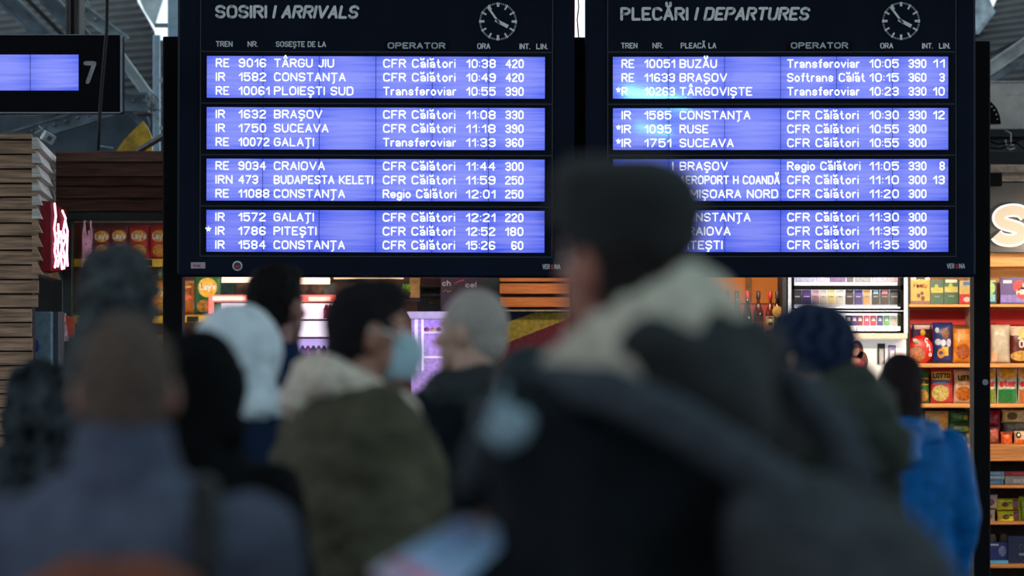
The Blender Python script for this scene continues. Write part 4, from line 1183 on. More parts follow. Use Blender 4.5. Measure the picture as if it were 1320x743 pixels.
for i, (x0, y0, x1, y1, cc_, lb_) in enumerate(((1268, 608, 1294, 613, (130, 180, 206), 'pale blue flat packet topping the small stack'), (1268, 613.5, 1294, 618, (190, 206, 214), 'whitish flat packet second in the small stack'), (1266, 618.5, 1293, 626, (110, 160, 190), 'blue patterned packet at the foot of the small stack'),
                                          (1295, 608, 1325, 613.5, (196, 50, 60), 'red and white flat carton on the cream carton'), (1295, 614, 1330, 626, (206, 190, 176), 'cream carton beside the small stack of packets'))):
    bx('flat_packet' if i < 3 else 'flat_carton', x0, y0, x1, y1, 23.36, cc_, [('r', .3, .3, .8, .7, tuple(min(255, v + 30) for v in cc_))], [], lb_, 'packet', G2, depth=.05)
for i, (x0, y0, x1, y1, cc_, lb_) in enumerate(((1284, 643, 1315, 658, (206, 206, 50), 'upper yellow packet with a brown end'), (1285, 659, 1316, 674, (214, 212, 50), 'lower yellow packet with a brown end'), (1264, 638, 1286, 656, (196, 180, 176), 'upper pale packet beside the yellow ones'), (1264, 657, 1283, 674, (186, 170, 150), 'lower pale packet beside the yellow ones'))):
    bag('snack_packet', x0, y0, x1, y1, 23.36, cc_, ([('r', .68, .05, .95, .95, (120, 76, 66)), ('m', .2, .3, .5, .7, (120, 100, 60)), ('r', .5, .6, .66, .68, (40, 40, 30))] if i < 2 else [('m', .2, .2, .8, .7, (150, 120, 110))]), [], lb_, 'packet', G2, depth=.05)
bag('snack_packet', 1313, 640, 1340, 674, 23.4, (150, 190, 40), [], [], 'lime green packet past the yellow ones', 'packet', G2, depth=.05)
bx('biscuit_box', 1266, 699, 1300, 722, 23.4, (40, 50, 130), [('r', 0, .0, .2, 1, (200, 210, 226)), ('m', .6, .2, .9, .8, (160, 170, 220)), ('r', .3, .8, .6, .9, (214, 214, 230))], [], 'blue and white biscuit box low beyond the post', 'box', G2, depth=.05)
bx('biscuit_box', 1268, 722.5, 1299, 729, 23.36, (80, 160, 206), [], [], 'light blue flat box under the blue and white one', 'box', G2, depth=.05)
bx('biscuit_box', 1299, 691, 1345, 729, 23.38, (26, 40, 84), [('r', .3, .34, .9, .42, (150, 160, 190))], [('OR', .3, .56, .6, .72, (230, 235, 240), .04), ('O', .42, .1, .54, .24, (230, 235, 240), .04)], 'navy box with pale lettering low beyond the post', 'box', G2, depth=.06)
for x, nm_ in ((1279, 'dim glass jar behind the blue and white biscuit box'), (1294, 'dim glass jar behind the edge of the navy box')):
    tag(MB().lathe([(.022, 0), (.028, .006), (.028, .17), (.02, .18), (.02, .19)], P(x, 728.8, 23.55), 14).build('jar', mat((150, 140, 130), .15, .1, coat=.3), None, True), nm_, 'jar', 'jars behind the blue boxes')

# lit letter sign
ls = empty('shop_sign', P(1320, 327, 22.9), 'dark shop sign with a big glowing cream letter S', 'sign')
pbox(1262, 235, 1420, 326, 22.9, .08, c=.004).build('sign_panel', mat((50, 50, 50), .35, .15, 4, spec=.6), ls)
pbox(1262, 212, 1420, 222, 22.85, .1, c=.003).build('rail', mat((150, 140, 130), .5, .2, 30), ls)
pbox(1262, 222, 1420, 226, 22.88, .1).build('rail', mat((70, 68, 66), .5), ls)
pbox(1262, 226, 1420, 234, 22.9, .08).build('rail', mat((110, 106, 100), .5, .2, 20), ls)
pbox(1266, 223, 1292, 240, 22.7, .1, c=.004).build('bracket', m_black, ls)


def bigS(cx, cy, w_, h_, t_, Y, m, nm):
    pts = [(.98, .80), (.86, .94), (.68, 1.0), (.45, 1.0), (.2, .93), (.07, .78), (.12, .62), (.3, .53), (.55, .47), (.78, .39), (.9, .26), (.82, .1), (.58, .0), (.34, .0), (.12, .05), (.0, .18)]
    q = MB()
    for _ in range(2):
        r = [pts[0]]
        for a_, b_ in zip(pts, pts[1:]):
            r += [(a_[0] * .75 + b_[0] * .25, a_[1] * .75 + b_[1] * .25), (a_[0] * .25 + b_[0] * .75, a_[1] * .25 + b_[1] * .75)]
        pts = r + [pts[-1]]
    P3 = [P(cx + (u - .5) * w_, cy - (v - .5) * h_, Y) for u, v in pts]
    kk = Y / F
    rs = []
    for i, p in enumerate(P3):
        d = (P3[min(i + 1, len(P3) - 1)] - P3[max(i - 1, 0)]).normalized()
        n_ = Vector((-d.z, 0, d.x)) * t_ * kk / 2
        rs.append([p - n_, p + n_, p + n_ + Vector((0, .03, 0)), p - n_ + Vector((0, .03, 0))])
    q.rings(rs)
    return q.build(nm, m, ls)


bigS(1304, 290.5, 39, 39, 17, 22.86, mat((120, 118, 116), .4, 0, emit=(255, 250, 244), es=.95), 'letter_edge')
bigS(1304, 290.5, 38, 38.5, 12, 22.845, mat((90, 80, 70), .5, 0, emit=(240, 214, 180), es=.9), 'letter_face')

# air conditioner over the sign
ac = empty('air_conditioner', P(1320, 168, 23.2), 'grey air conditioner unit with a round fan grille above the lit letter sign', 'air conditioner')
pbox(1240, 105, 1400, 167, 23.2, .3, c=.006).build('case', mat((214, 210, 206), .6, .06, 10), ac)
pbox(1240, 104, 1400, 106.5, 23.18, .3).build('lid', mat((170, 176, 180), .4), ac)
g0 = P(1262, 160, 23.19)
kk = 23.19 / F
fanD = MB().prism([(g0.x + 28 * kk * math.cos(i * PI / 20), g0.z + 34 * kk * math.sin(i * PI / 20)) for i in range(21)], 23.185, 23.2).build('fan_opening', m_black, ac)
for i in range(1, 14):
    a_ = i * PI / 15
    MB().tube([(g0.x + 23 * kk * math.cos(a_), 23.18, g0.z + 29 * kk * math.sin(a_)), (g0.x + 25 * kk * math.cos(a_), 23.18, g0.z + 31.5 * kk * math.sin(a_))], .005, 5).build('grille_spoke', mat((180, 185, 190), .4), fanD)
px_text([('SAMSUNG', 1299, 1336, 118.5, 123.5)], 23.2, 'maker_lettering', mat((245, 245, 248), .5), ac, 1.1)
rk = empty('bracket_shelf', P(1320, 215, 23.0), 'dark shelf under the air conditioner carrying loose cables', 'shelf')
pbox(1240, 167, 1400, 176, 23.1, .4).build('rail', mat((24, 26, 32), .6), rk)
pbox(1240, 196, 1400, 210, 23.05, .4).build('rail', mat((26, 30, 38), .6), rk)
pbox(1240, 176, 1400, 196, 23.5, .05).build('back', mat((96, 96, 100), .6, .2, 8), rk)
cbm = mat((150, 160, 170), .4)
for nm_, pts, m_, lb_ in (('a', [(1296, 168), (1303, 172), (1303, 186), (1298, 190), (1296, 180)], cbm, 'shiny looped cable hanging below the air conditioner'), ('b', [(1268, 178), (1285, 186), (1305, 184), (1325, 176)], m_black, 'black cable sagging under the air conditioner'),
                      ('c', [(1270, 190), (1290, 192), (1310, 184), (1322, 194)], m_black, 'second black cable lying on the dark shelf'), ('d', [(1300, 188), (1306, 186), (1308, 191), (1302, 193), (1298, 190)], cbm, 'small pale coil of cable on the dark shelf')):
    tag(MB().tube([P(*p, 22.98) for p in pts], .006, 6).build('cable', m_, None, True), lb_, 'cable')

# ------------------------------------------------------------------ shop lamps
WARM = (1.0, .78, .55)


def shop_lamp(x, y, Y, size, en, col, label, tilt=0.35):
    o = P(x, y, Y)
    b = empty('shop_lamp', o, label, 'lamp')
    if Y < 23.2: MB().tube([(o.x, o.y, o.z + .03), (o.x, o.y, 7.0)], .005, 6).build('suspension_rod', m_dark, b)
    MB().bbox((o.x - size / 2, o.y - .05, o.z + .005), (o.x + size / 2, o.y + .05, o.z + .04), .004).build('housing', mat((200, 200, 200), .4), b)
    l = area('lamp_light', (0, 0, -.0), (size, .1), en, col, (tilt, 0, 0))
    l.parent = b
    return b


shop_lamp(1212, 345, 22.1, .45, 26, WARM, 'warm lamp above the first shelf bay', .95)
shop_lamp(1440, 300, 22.0, .45, 38, WARM, 'warm lamp above the shelf bay beyond the post', .95)
shop_lamp(970, 330, 22.8, .4, 6, WARM, 'warm lamp above the drinks shelf', .6)
shop_lamp(1090, 325, 22.8, .5, 5, (1, .95, .9), 'white lamp above the cigarette cabinet', .5)
shop_lamp(690, 335, 22.5, .3, 3, WARM, 'warm lamp above the slatted panel', .5)
shop_lamp(250, 335, 23.0, .3, 3.5, WARM, 'warm lamp above the green crisp bag', .5)
shop_lamp(400, 335, 23.0, .9, 4, WARM, 'warm lamp above the glowing fridge', .5)
shop_lamp(570, 335, 23.0, .4, 2.5, WARM, 'warm lamp above the dark shelf and chalkboard', .5)
shop_lamp(160, 288, 23.32, .6, .6, (1, .85, .7), 'thin lamp inside the snack rack header', .3)

# hall lamp whose reflection shows in the departures screens: a long tube and a short one on one hanger
hl = None
for i, (vx, vz, ln_) in enumerate(((846, 127, .62), (842, 168, .34))):
    c = P(vx, vz, 36)
    if hl is None:
        hl = empty('tube_lamp', (c.x, 42 - 36, c.z), 'hanging hall lamp with a long and a short cyan white tube, above the crowd', 'lamp')
        MB().tube([(c.x, 6.07, c.z - .3), (c.x, 6.07, 7.0)], .006, 6).build('suspension_rod', mat((120, 120, 120), .5), hl)
    Mt = Matrix.Translation((c.x, 6, c.z)) @ Matrix.Rotation(.2, 4, 'Y')
    MB().box((-ln_ / 2, -.02, -.025), (ln_ / 2, .03, .025), Mt).build('tube', mat((200, 240, 240), .4, 0, emit=(120, 235, 240), es=90.0 if i == 0 else 30.0), hl)
    MB().box((-ln_ / 2, -.03, .03), (ln_ / 2, .1, .05), Mt).build('housing', mat((180, 180, 180), .5), hl)
#PEOPLE
# ================================================================== people
WORK = bpy.data.scenes.new('work')          # small side scene, so that fusing a surface does not re-evaluate everything


def evaluated(o):
    COL.objects.unlink(o)
    WORK.collection.objects.link(o)
    vl = WORK.view_layers[0]
    vl.update()
    dg = vl.depsgraph
    me = bpy.data.meshes.new_from_object(o.evaluated_get(dg))
    old = o.data
    o.modifiers.clear()
    o.data = me
    bpy.data.meshes.remove(old)
    WORK.collection.objects.unlink(o)
    COL.objects.link(o)
    return o


def skin(mb, name, m, parent, vox, sm=4, fold=None, fac=.5):
    """fuse overlapping forms into one continuous surface, smooth it, then press folds into it"""
    o = mb.build(name, m, None)
    if parent is not None: o.parent = parent
    r = o.modifiers.new('r', 'REMESH'); r.mode = 'VOXEL'; r.voxel_size = vox; r.use_smooth_shade = True
    if sm:
        s_ = o.modifiers.new('s', 'SMOOTH'); s_.iterations = sm; s_.factor = fac
    evaluated(o)
    if not o.data.materials: o.data.materials.append(m)
    if fold:
        amp, sc_, seed = fold
        me = o.data
        nor = [v.normal.copy() for v in me.vertices]
        for v, nv in zip(me.vertices, nor):
            q = Vector((v.co.x * sc_, v.co.y * sc_, v.co.z * sc_ * 1.8)) + Vector((seed, 0, 0))
            d = noise.noise(q) + .5 * noise.noise(q * 2.3)
            v.co = v.co + nv * d * amp
        me.update()
    for p in o.data.polygons: p.use_smooth = True
    return o


m_eye = mat((225, 225, 225), .2, 0)
m_shoe = mat((24, 22, 22), .5, .1)


def rot(yaw, pitch=0, roll=0):
    return Matrix.Rotation(yaw, 4, 'Z') @ Matrix.Rotation(pitch, 4, 'X') @ Matrix.Rotation(roll, 4, 'Y')


def person(x, top_y, Y, label, group=None, face=0.0, yaw=0.0, pitch=0.0, top_extra=0.0, sk=(150, 108, 92), coat=(40, 44, 52), coat2=None, coat_kw=None,
           wide=1.0, bulk=1.0, arms=None, trousers=(28, 30, 36), hem=.74, lean=0.0, fold=(.012, 7, 0), hair=None, hair_len=0.0, long_hair=False, headx=0.0):
    """face: heading in degrees (0 looks away from the camera, 90 looks towards the photo's left); head yaw is relative"""
    g = P(x, HY, Y); ztop = P(x, top_y, Y).z - top_extra
    s = ztop / 1.755
    R = empty('person', (g.x, Y, 0), label, 'person', group, math.radians(face))
    R.scale = (s, s, s)
    sh = .185 * wide
    A = arms or {}
    LM = Matrix.Rotation(-math.radians(lean), 4, 'X')
    L = lambda v: Vector((v[0], 0, .95)) * 0 + (Matrix.Translation((0, 0, .95)) @ LM @ Matrix.Translation((0, 0, -.95)) @ Vector(v)) if v[2] > .9 else Vector(v)
    body = MB()
    tor = [(.84, 0, 0, .15, .105), (.95, 0, 0, .165, .115), (1.08, 0, 0, .145, .1), (1.25, 0, 0, .165, .11), (1.38, 0, -.005, .175, .1), (1.45, 0, -.01, .12, .075), (1.49, 0, -.01, .06, .055)]
    sec = []
    for z, cx, cy, rx, ry in tor: sec.append((z, cx, cy, rx * wide, ry))
    tb = MB().loft(sec); tb.v = [L(v) for v in tb.v]; body.add(tb.v, tb.f)
    hc = L((headx, .03, 1.635))
    body.capsule(L((0, -.015, 1.42)), hc + Vector((0, -.025, -.06)), .06, .054)
    HM = Matrix.Translation(hc) @ rot(math.radians(yaw), -math.radians(pitch))
    h = MB()
    h.ell((0, -.008, .018), (.074, .093, .1), None, 28, 18)
    h.ell((0, .032, -.045), (.056, .058, .068), None, 22, 14)
    h.ell((0, .078, -.092), (.024, .018, .018))
    h.capsule((0, .084, .012), (0, .104, -.026), .009, .0135)
    h.ell((-.012, .094, -.03), (.009, .009, .007), None, 10, 8); h.ell((.012, .094, -.03), (.009, .009, .007), None, 10, 8)
    h.capsule((-.034, .078, .028), (.034, .078, .028), .009, .009)
    h.ell((-.036, .06, -.018), (.022, .02, .018)); h.ell((.036, .06, -.018), (.022, .02, .018))
    h.capsule((-.018, .084, -.055), (.018, .084, -.055), .007, .007); h.capsule((-.015, .083, -.064), (.015, .083, -.064), .0075, .0075)
    for e in (-1, 1):
        h.ell((e * .078, -.006, -.004), (.01, .02, .032), rot(e * -.35), 14, 10)
        h.ell((e * .076, -.002, -.028), (.009, .011, .011), None, 10, 8)
    body.add([HM @ v for v in h.v], h.f)
    # arms
    joints = {}
    for e, nm_ in ((-1, 'l'), (1, 'r')):
        S = L((e * sh, -.01, 1.405))
        El = A.get(nm_ + 'e'); Wr = A.get(nm_ + 'w')
        El = Vector(El) if El else S + Vector((e * .05, -.02, -.28))
        Wr = Vector(Wr) if Wr else El + Vector((-e * .01, .07, -.24))
        joints[nm_] = (S, El, Wr)
        body.capsule(S, El, .05, .04); body.capsule(El, Wr, .04, .027)
        d = (Wr - El).normalized()
        sd_ = A.get(nm_ + 's')
        side = Vector(sd_).normalized() if sd_ else Vector((0, 1, 0))
        side = (side - d * side.dot(d)).normalized()
        up_ = d.cross(side)
        curl = up_ * (-e) if not A.get(nm_ + 'c') else Vector(A[nm_ + 'c']).normalized()
        pc_ = Wr + d * .05
        for q in range(4):
            w_ = (q - 1.5) * .021
            p0 = Wr + d * .02 + side * w_ * .5
            p1 = Wr + d * (.088 - abs(q - 1.4) * .004) + side * w_ * 1.12
            body.capsule(p0, p1, .0125, .0108, 10)
            Lf = (.042, .048, .045, .034)[q]
            cv = A.get(nm_ + 'k', .35)
            p2 = p1 + (d * math.cos(cv) + curl * math.sin(cv) + side * w_ * .6) .normalized() * Lf
            p3 = p2 + (d * math.cos(cv * 2.4) + curl * math.sin(cv * 2.4)) * Lf * .8
            body.capsule(p1, p2, .0098, .009, 10); body.capsule(p2, p3, .009, .0078, 10)
        t0 = Wr + d * .02 + side * .022
        t1 = t0 + (d * .7 + side * .7 + curl * .25).normalized() * .042
        body.capsule(t0, t1, .0125, .0105, 10); body.capsule(t1, t1 + (d * .8 + side * .25 + curl * .45).normalized() * .034, .0105, .0085, 10)
        # legs
        body.capsule((e * .088, 0, .9), (e * .1, .012, .5), .082, .056); body.capsule((e * .1, .012, .5), (e * .1, -.015, .1), .056, .037)
        body.capsule((e * .1, -.02, .05), (e * .11, .13, .035), .036, .028)
    skin(body, 'body', mat(sk, .55, .05, 20, spec=.3), R, .0068, 2)
    for e in (-1, 1):
        q = MB().ell((e * .031, .069, .006), (.0115, .0105, .0105), None, 14, 10)
        q.v = [HM @ v for v in q.v]; q.build('eye', m_eye, R, True, True)
        q = MB().ell((e * .031, .0775, .006), (.0055, .003, .0055), None, 12, 8)
        q.v = [HM @ v for v in q.v]; q.build('iris', mat((50, 34, 24), .2), R, True, True)
    # coat
    c = MB()
    ct = [(hem, 0, 0, .2, .15), (.86, 0, 0, .195, .148), (1.0, 0, 0, .185, .142), (1.15, 0, 0, .19, .142), (1.3, 0, 0, .2, .142), (1.4, 0, -.01, .19, .12), (1.465, 0, -.015, .14, .095), (1.51, 0, -.015, .09, .08)]
    cb_ = MB().loft([(z, cx, cy, rx * wide * (1 + (bulk - 1) * .6), ry * bulk) for z, cx, cy, rx, ry in ct], 32); cb_.v = [L(v) for v in cb_.v]; c.add(cb_.v, cb_.f)
    for nm_ in 'lr':
        S, El, Wr = joints[nm_]
        c.capsule(S + Vector((0, 0, -.008)), El, .077 * bulk, .066 * bulk); c.capsule(El, Wr - (Wr - El).normalized() * .0, .064 * bulk, .05 * bulk)
    ck = dict(rough=.85, var=.1, scale=18, bump=.3, bscale=60, spec=.08)
    if coat2: ck['rgb2'] = coat2
    ck.update(coat_kw or {})
    J = skin(c, 'jacket', mat(coat, **ck), R, .013, 5, fold)
    col = MB().loft([(1.455, 0, -.015, .098 * bulk, .092 * bulk), (1.5, 0, -.01, .086, .086), (1.535, 0, -.008, .08, .08), (1.54, 0, -.008, .068, .07), (1.5, 0, -.01, .07, .072)], 26)
    col.v = [L(v) for v in col.v]
    skin(col, 'collar', mat(coat, **ck), R, .011, 3, (.004, 16, 3))
    # trousers and shoes
    t = MB()
    t.loft([(.80, 0, 0, .16, .12), (.9, 0, 0, .168, .122), (.97, 0, 0, .16, .118)], 26)
    for e in (-1, 1):
        t.capsule((e * .09, 0, .88), (e * .102, .012, .5), .096, .075); t.capsule((e * .102, .012, .5), (e * .102, -.012, .12), .075, .06)
        q = MB().loft([(0.001, e * .108, .045, .05, .14), (.03, e * .108, .045, .05, .14), (.06, e * .106, .02, .047, .11), (.1, e * .102, -.015, .045, .06)], 22)
        q.build('shoe', m_shoe, R, True, True)
    skin(t, 'trousers', mat(trousers, .85, .12, 14, .2), R, .016, 3, (.006, 9, 5))
    if hair:
        q = MB().ell((0, -.018, .03), (.081, .096, .104), None, 28, 18)
        q.ell((0, -.045, -.02), (.068, .066, .075), None, 22, 14)
        if hair_len: q.ell((0, .03, .085), (.06, .06, .035 + hair_len), None, 22, 14)
        if long_hair:
            q.capsule((-.02, -.05, -.02), (-.03, -.08, -.2), .088, .07); q.capsule((-.05, -.02, 0), (-.06, -.03, -.18), .035, .03); q.capsule((.05, -.02, 0), (.06, -.03, -.18), .035, .03)
        q.v = [HM @ v for v in q.v]
        skin(q, 'hair', mat(hair, .8, .25, 90, .5, spec=.12), R, .009, 2, (.006, 40, 2))
    R['_k'] = s
    return R, HM, L, s


def head_part(R, HM, q, name, m, vox=.009, sm=3, fold=None):
    q.v = [HM @ v for v in q.v]
    return skin(q, name, m, R, vox, sm, fold)


def knit(c, c2=None, sc_=60):
    return mat(c, .95, .3, sc_, .8, rgb2=c2, spec=.15)


def hood_up(R, HM, m, r=(.115, .13, .14), c=(0, -.02, .02), name='hood', fold=(.008, 12, 1), tail=.12, drop=-.16):
    """raised hood: thick shell open at the face, falling onto the shoulders"""
    q = MB()
    n, k = 30, 16
    for lay in (1.0, .86):
        pass
    keep = lambda v: not (v.y > r[1] * .45 and v.z < r[2] * .8 and abs(v.x) < r[0] * .85)
    o = MB().ell(c, r, None, 32, 20, keep)
    i = MB().ell(c, tuple(z * .87 for z in r), None, 32, 20, None)
    # a thick shell built from many overlapping pads so that it fuses into one cloth
    for f in o.f:
        mid = sum((o.v[z] for z in f), Vector()) / 4
        q.ell(mid, (.021, .021, .021), None, 6, 5)
    q.capsule((-.07, -.05, drop + .08), (.07, -.05, drop + .08), .06, .06)
    q.capsule((0, -.07, .0), (0, -.085, drop), .07, tail * .7)
    return head_part(R, HM, q, name, m, .011, 5, fold)


# --- man in a grey blue jacket, seen from behind
R1, H1, L1_, s1 = person(160, 415, 5.95, 'man seen from behind in a grey blue jacket with short grizzled hair', face=2, yaw=0, sk=(140, 92, 78), coat=(74, 81, 100), coat2=(88, 96, 116),
                       wide=1.12, bulk=1.06, hair=(84, 72, 66), trousers=(30, 32, 40), fold=(.012, 6, 2), hem=.8)
q = MB().loft([(1.45, 0, -.02, .12, .1), (1.53, 0, -.015, .088, .09), (1.585, 0, -.012, .078, .084), (1.59, 0, -.012, .06, .066), (1.5, 0, -.012, .06, .066)], 26)
skin(q, 'high_collar', mat((74, 81, 100), rough=.85, var=.1, scale=18, bump=.3, bscale=60, spec=.08), R1, .011, 3, (.004, 14, 3))
# --- person in the furry hooded coat
R2, H2, L2_, s2 = person(150, 322, 10.9, 'person in a dark grey mottled furry coat with a tall furry hood', face=-4, sk=(140, 100, 86), coat=(13, 16, 20), coat2=(62, 70, 76),
                       coat_kw=dict(scale=14, bump=1.0, bscale=90, rough=1.0), wide=1.12, bulk=1.28, top_extra=.04, fold=(.018, 14, 4), hair=None)
q = MB()
q.ell((0, -.01, .03), (.112, .12, .135), None, 26, 16); q.ell((0, -.015, .085), (.098, .105, .09)); q.capsule((0, -.03, -.05), (0, -.06, -.2), .11, .16)
head_part(R2, H2, q, 'furry_hood', mat((18, 22, 26), 1.0, .2, 16, 1.0, rgb2=(64, 72, 78), bscale=90), .011, 2, (.02, 18, 6))
# --- person with a black hood
R3, H3, L3_, s3 = person(252, 428, 8.4, 'person in a black raised hood behind the grey blue jacket', face=-6, coat=(7, 8, 11), top_extra=.03, wide=1.0, bulk=1.1, hair=None)
hood_up(R3, H3, mat((7, 8, 11), .9, .1, 20, .3, spec=.08), (.1, .12, .13), (0, -.01, .015))
# --- person with a white hood
R4, H4, L4_, s4 = person(304, 391, 10.1, 'person with a raised white hood over a navy jacket', face=-24, coat=(20, 34, 58), top_extra=.025, wide=.95, bulk=1.05, hair=None)
hood_up(R4, H4, mat((196, 210, 220), .9, .05, 20, .3, bscale=40), (.1, .135, .12), (0, -.02, .012), 'white_hood')
q = MB()
for a_, b_, r0, r1 in (((.09, .0, 1.52), (.12, .06, 1.40), .05, .055), ((.12, .06, 1.42), (.10, .09, 1.27), .045, .03), ((-.06, -.09, 1.5), (.1, -.06, 1.5), .05, .05), ((.1, .09, 1.3), (.09, .12, 1.12), .02, .014)):
    q.capsule(a_, b_, r0, r1)
skin(q, 'hood_gather', mat((196, 210, 220), .9, .05, 20, .3, bscale=40), R4, .011, 3, (.008, 16, 2))
# --- dark haired man in navy
R5, H5, L5_, s5 = person(352, 345, 12.0, 'tall dark haired man in a navy jacket facing the glowing fridge', face=-22, yaw=-16, sk=(120, 84, 78), coat=(18, 38, 66), hair=(15, 12, 15), hair_len=.012, fold=(.01, 7, 8))
# --- masked man in olive
R6, H6, L6_, s6 = person(462, 366, 9.1, 'man in profile wearing a pale blue face mask and an olive green jacket', face=-70, yaw=-8, sk=(150, 106, 92), coat=(64, 62, 50), coat2=(80, 78, 65),
                       wide=1.12, bulk=1.38, hair=(19, 17, 21), hair_len=.016, trousers=(26, 28, 34), fold=(.022, 8, 3), headx=0.0, coat_kw=dict(scale=9))
q = MB()
q.loft([(-.108, 0, .062, .045, .048), (-.09, 0, .066, .055, .056), (-.05, 0, .068, .06, .06), (-.015, 0, .064, .058, .056), (.0, 0, .064, .045, .05)], 24, None, 2.0)
q.ell((0, .11, -.045), (.03, .02, .04))
head_part(R6, H6, q, 'face_mask', mat((150, 178, 192), .8, .04, 20, .2), .0065, 3, (.002, 30, 1))
for e in (-1, 1):
    q = MB().tube([(e * .055, .08, -.02), (e * .078, .03, .005), (e * .086, -.02, .01)], .0022, 6); q.v = [H6 @ v for v in q.v]; q.build('ear_loop', mat((200, 220, 228), .7), R6, True, True)
q = MB()
q.capsule((-.08, -.09, 1.53), (.08, -.09, 1.53), .055, .055); q.capsule((-.09, -.06, 1.53), (-.08, .08, 1.46), .045, .04); q.capsule((.09, -.06, 1.52), (.08, .08, 1.46), .045, .04)
q.capsule((0, -.1, 1.53), (0, -.15, 1.48), .06, .05); q.capsule((.07, .1, 1.45), (.05, .15, 1.33), .035, .025); q.capsule((-.07, .1, 1.45), (-.05, .15, 1.33), .035, .025)
skin(q, 'fleece_hood', mat((196, 182, 170), 1.0, .12, 50, .9), R6, .011, 2, (.009, 24, 4))
# --- man with cropped grey hair
R7, H7, L7_, s7 = person(611, 374, 10.5, 'man with closely cropped grey hair in a black blue padded jacket', face=16, yaw=50, sk=(176, 140, 126), coat=(13, 24, 32), wide=1.22, bulk=1.26,
                       trousers=(20, 22, 28), fold=(.016, 9, 6), coat_kw=dict(rough=.6))
q = MB().ell((0, -.014, .026), (.0775, .094, .1), None, 28, 18); q.ell((0, -.04, -.02), (.066, .064, .07))
head_part(R7, H7, q, 'cropped_hair', mat((150, 142, 138), .8, .12, 120, .3), .008, 2, (.0015, 60, 1))
q = MB(); q.capsule((-.1, -.09, 1.47), (.1, -.09, 1.47), .07, .07); q.capsule((0, -.1, 1.47), (0, -.15, 1.36), .09, .07)
skin(q, 'folded_hood', mat((13, 26, 34), .7, .1, 18, .3), R7, .012, 3, (.012, 12, 5))
# --- person with a fur rimmed hood, mostly hidden
R8, H8, L8_, s8 = person(688, 448, 9.9, 'person in a dark brown rimmed hood just behind the padded black blue jacket', face=10, coat=(20, 26, 30), top_extra=.02, wide=.9, hair=None)
hood_up(R8, H8, mat((22, 36, 42), .9, .1, 20, .3), (.108, .12, .12), (0, -.01, .01))
q = MB()
for i in range(16):
    a_ = PI * i / 15
    q.ell((math.cos(a_) * .108, -.03, math.sin(a_) * .118), (.022, .026, .02), None, 8, 6)
head_part(R8, H8, q, 'hood_rim', mat((84, 72, 66), .95, .3, 60, .9), .01, 2, (.008, 40, 3))
# --- tall man in a flat cap
R9, H9, L9_, s9 = person(858, 205, 5.8, 'tall man in a black flat cap and dark jacket with a pale fleece collar', face=44, yaw=0, pitch=-4, top_extra=.032, sk=(150, 98, 84), coat=(17, 21, 26), coat2=(23, 28, 34),
                       wide=1.15, bulk=1.2, trousers=(22, 22, 26), fold=(.014, 6, 9), hair=(34, 31, 32), lean=5,
                       arms=dict(le=(-.255, -.1, 1.14), lw=(-.225, .12, 1.2), ls=(0, 0, 1), lk=.8, re=(.13, .26, 1.2), rw=(-.07, .22, 1.36), rs=(0, 0, 1), rk=.8))
q = MB()
q.loft([(.03, 0, -.024, .086, .098), (.07, 0, -.014, .092, .112), (.105, 0, -.004, .096, .122), (.135, 0, .002, .088, .114), (.155, 0, .004, .066, .088), (.163, 0, .004, .035, .05)], 28, None, 2.2)
q.ell((0, -.01, .05), (.084, .1, .05)); q.ell((0, .088, .073), (.066, .034, .018), rot(0, -.3))
head_part(R9, H9, q, 'flat_cap', mat((22, 25, 28), .95, .2, 60, .5), .009, 3, (.003, 20, 1))
q = MB()
for i in range(15):
    t_ = (i - 7) / 7
    a_ = -PI * .5 + t_ * 2.3
    rr = .098 + .036 * abs(t_)
    zz = 1.605 - .135 * abs(t_) ** 1.15
    dn = .03 + .07 * min(1, abs(t_) * 1.6)
    q.capsule((math.cos(a_) * rr, math.sin(a_) * rr * 1.05 - .01, zz), (math.cos(a_) * rr * 1.2, math.sin(a_) * rr * 1.22 - .01, zz - dn), .03 + .006 * abs(t_), .034 + .014 * abs(t_), 10)
q.v = [L9_(v) for v in q.v]
skin(q, 'fleece_collar', mat((186, 180, 166), 1.0, .12, 50, .9), R9, .011, 2, (.007, 26, 4))
q = MB(); q.capsule((-.0, -.1, 1.535), (.0, -.15, 1.4), .06, .085); q.capsule((-.07, -.1, 1.5), (.09, -.11, 1.5), .07, .07)
q.v = [L9_(v) for v in q.v]
skin(q, 'jacket_yoke', mat((17, 21, 26), .85, .1, 18, .3), R9, .013, 4, (.01, 9, 3))
# --- man in the navy knitted hat
R10, H10, L10_, s10 = person(1082, 382, 9.4, 'man in a navy cable knitted hat and dark olive hooded coat, turned to the drinks', face=58, yaw=10, pitch=-12, top_extra=.02, sk=(168, 122, 104), coat=(28, 33, 29), wide=1.05, bulk=1.2, lean=6, fold=(.014, 9, 11), hair=None)
q = MB().ell((0, -.022, .032), (.084, .102, .095), None, 30, 18, lambda v: v.z > -.055)
q.loft([(-.03, 0, -.02, .086, .1), (.01, 0, -.022, .091, .108), (.03, 0, -.022, .089, .107)], 28)
o = head_part(R10, H10, q, 'knitted_hat', mat((20, 32, 56), .95, .25, 50, .5, spec=.1), .008, 2)
for k_ in range(12):
    a_ = 2 * PI * k_ / 12
    q = MB()
    pts = [(math.cos(a_ + .12 * math.sin(j * 1.8)) * .089 * math.cos(t_), -.022 + math.sin(a_ + .12 * math.sin(j * 1.8)) * .107 * math.cos(t_), .035 + .101 * math.sin(t_)) for j, t_ in enumerate([-.3 + 1.6 * j / 9 for j in range(10)])]
    q.tube(pts, .009, 8); q.v = [H10 @ v for v in q.v]
    q.build('knit_cable', mat((26, 42, 72), .95, .25, 80, .6), R10, True, True)
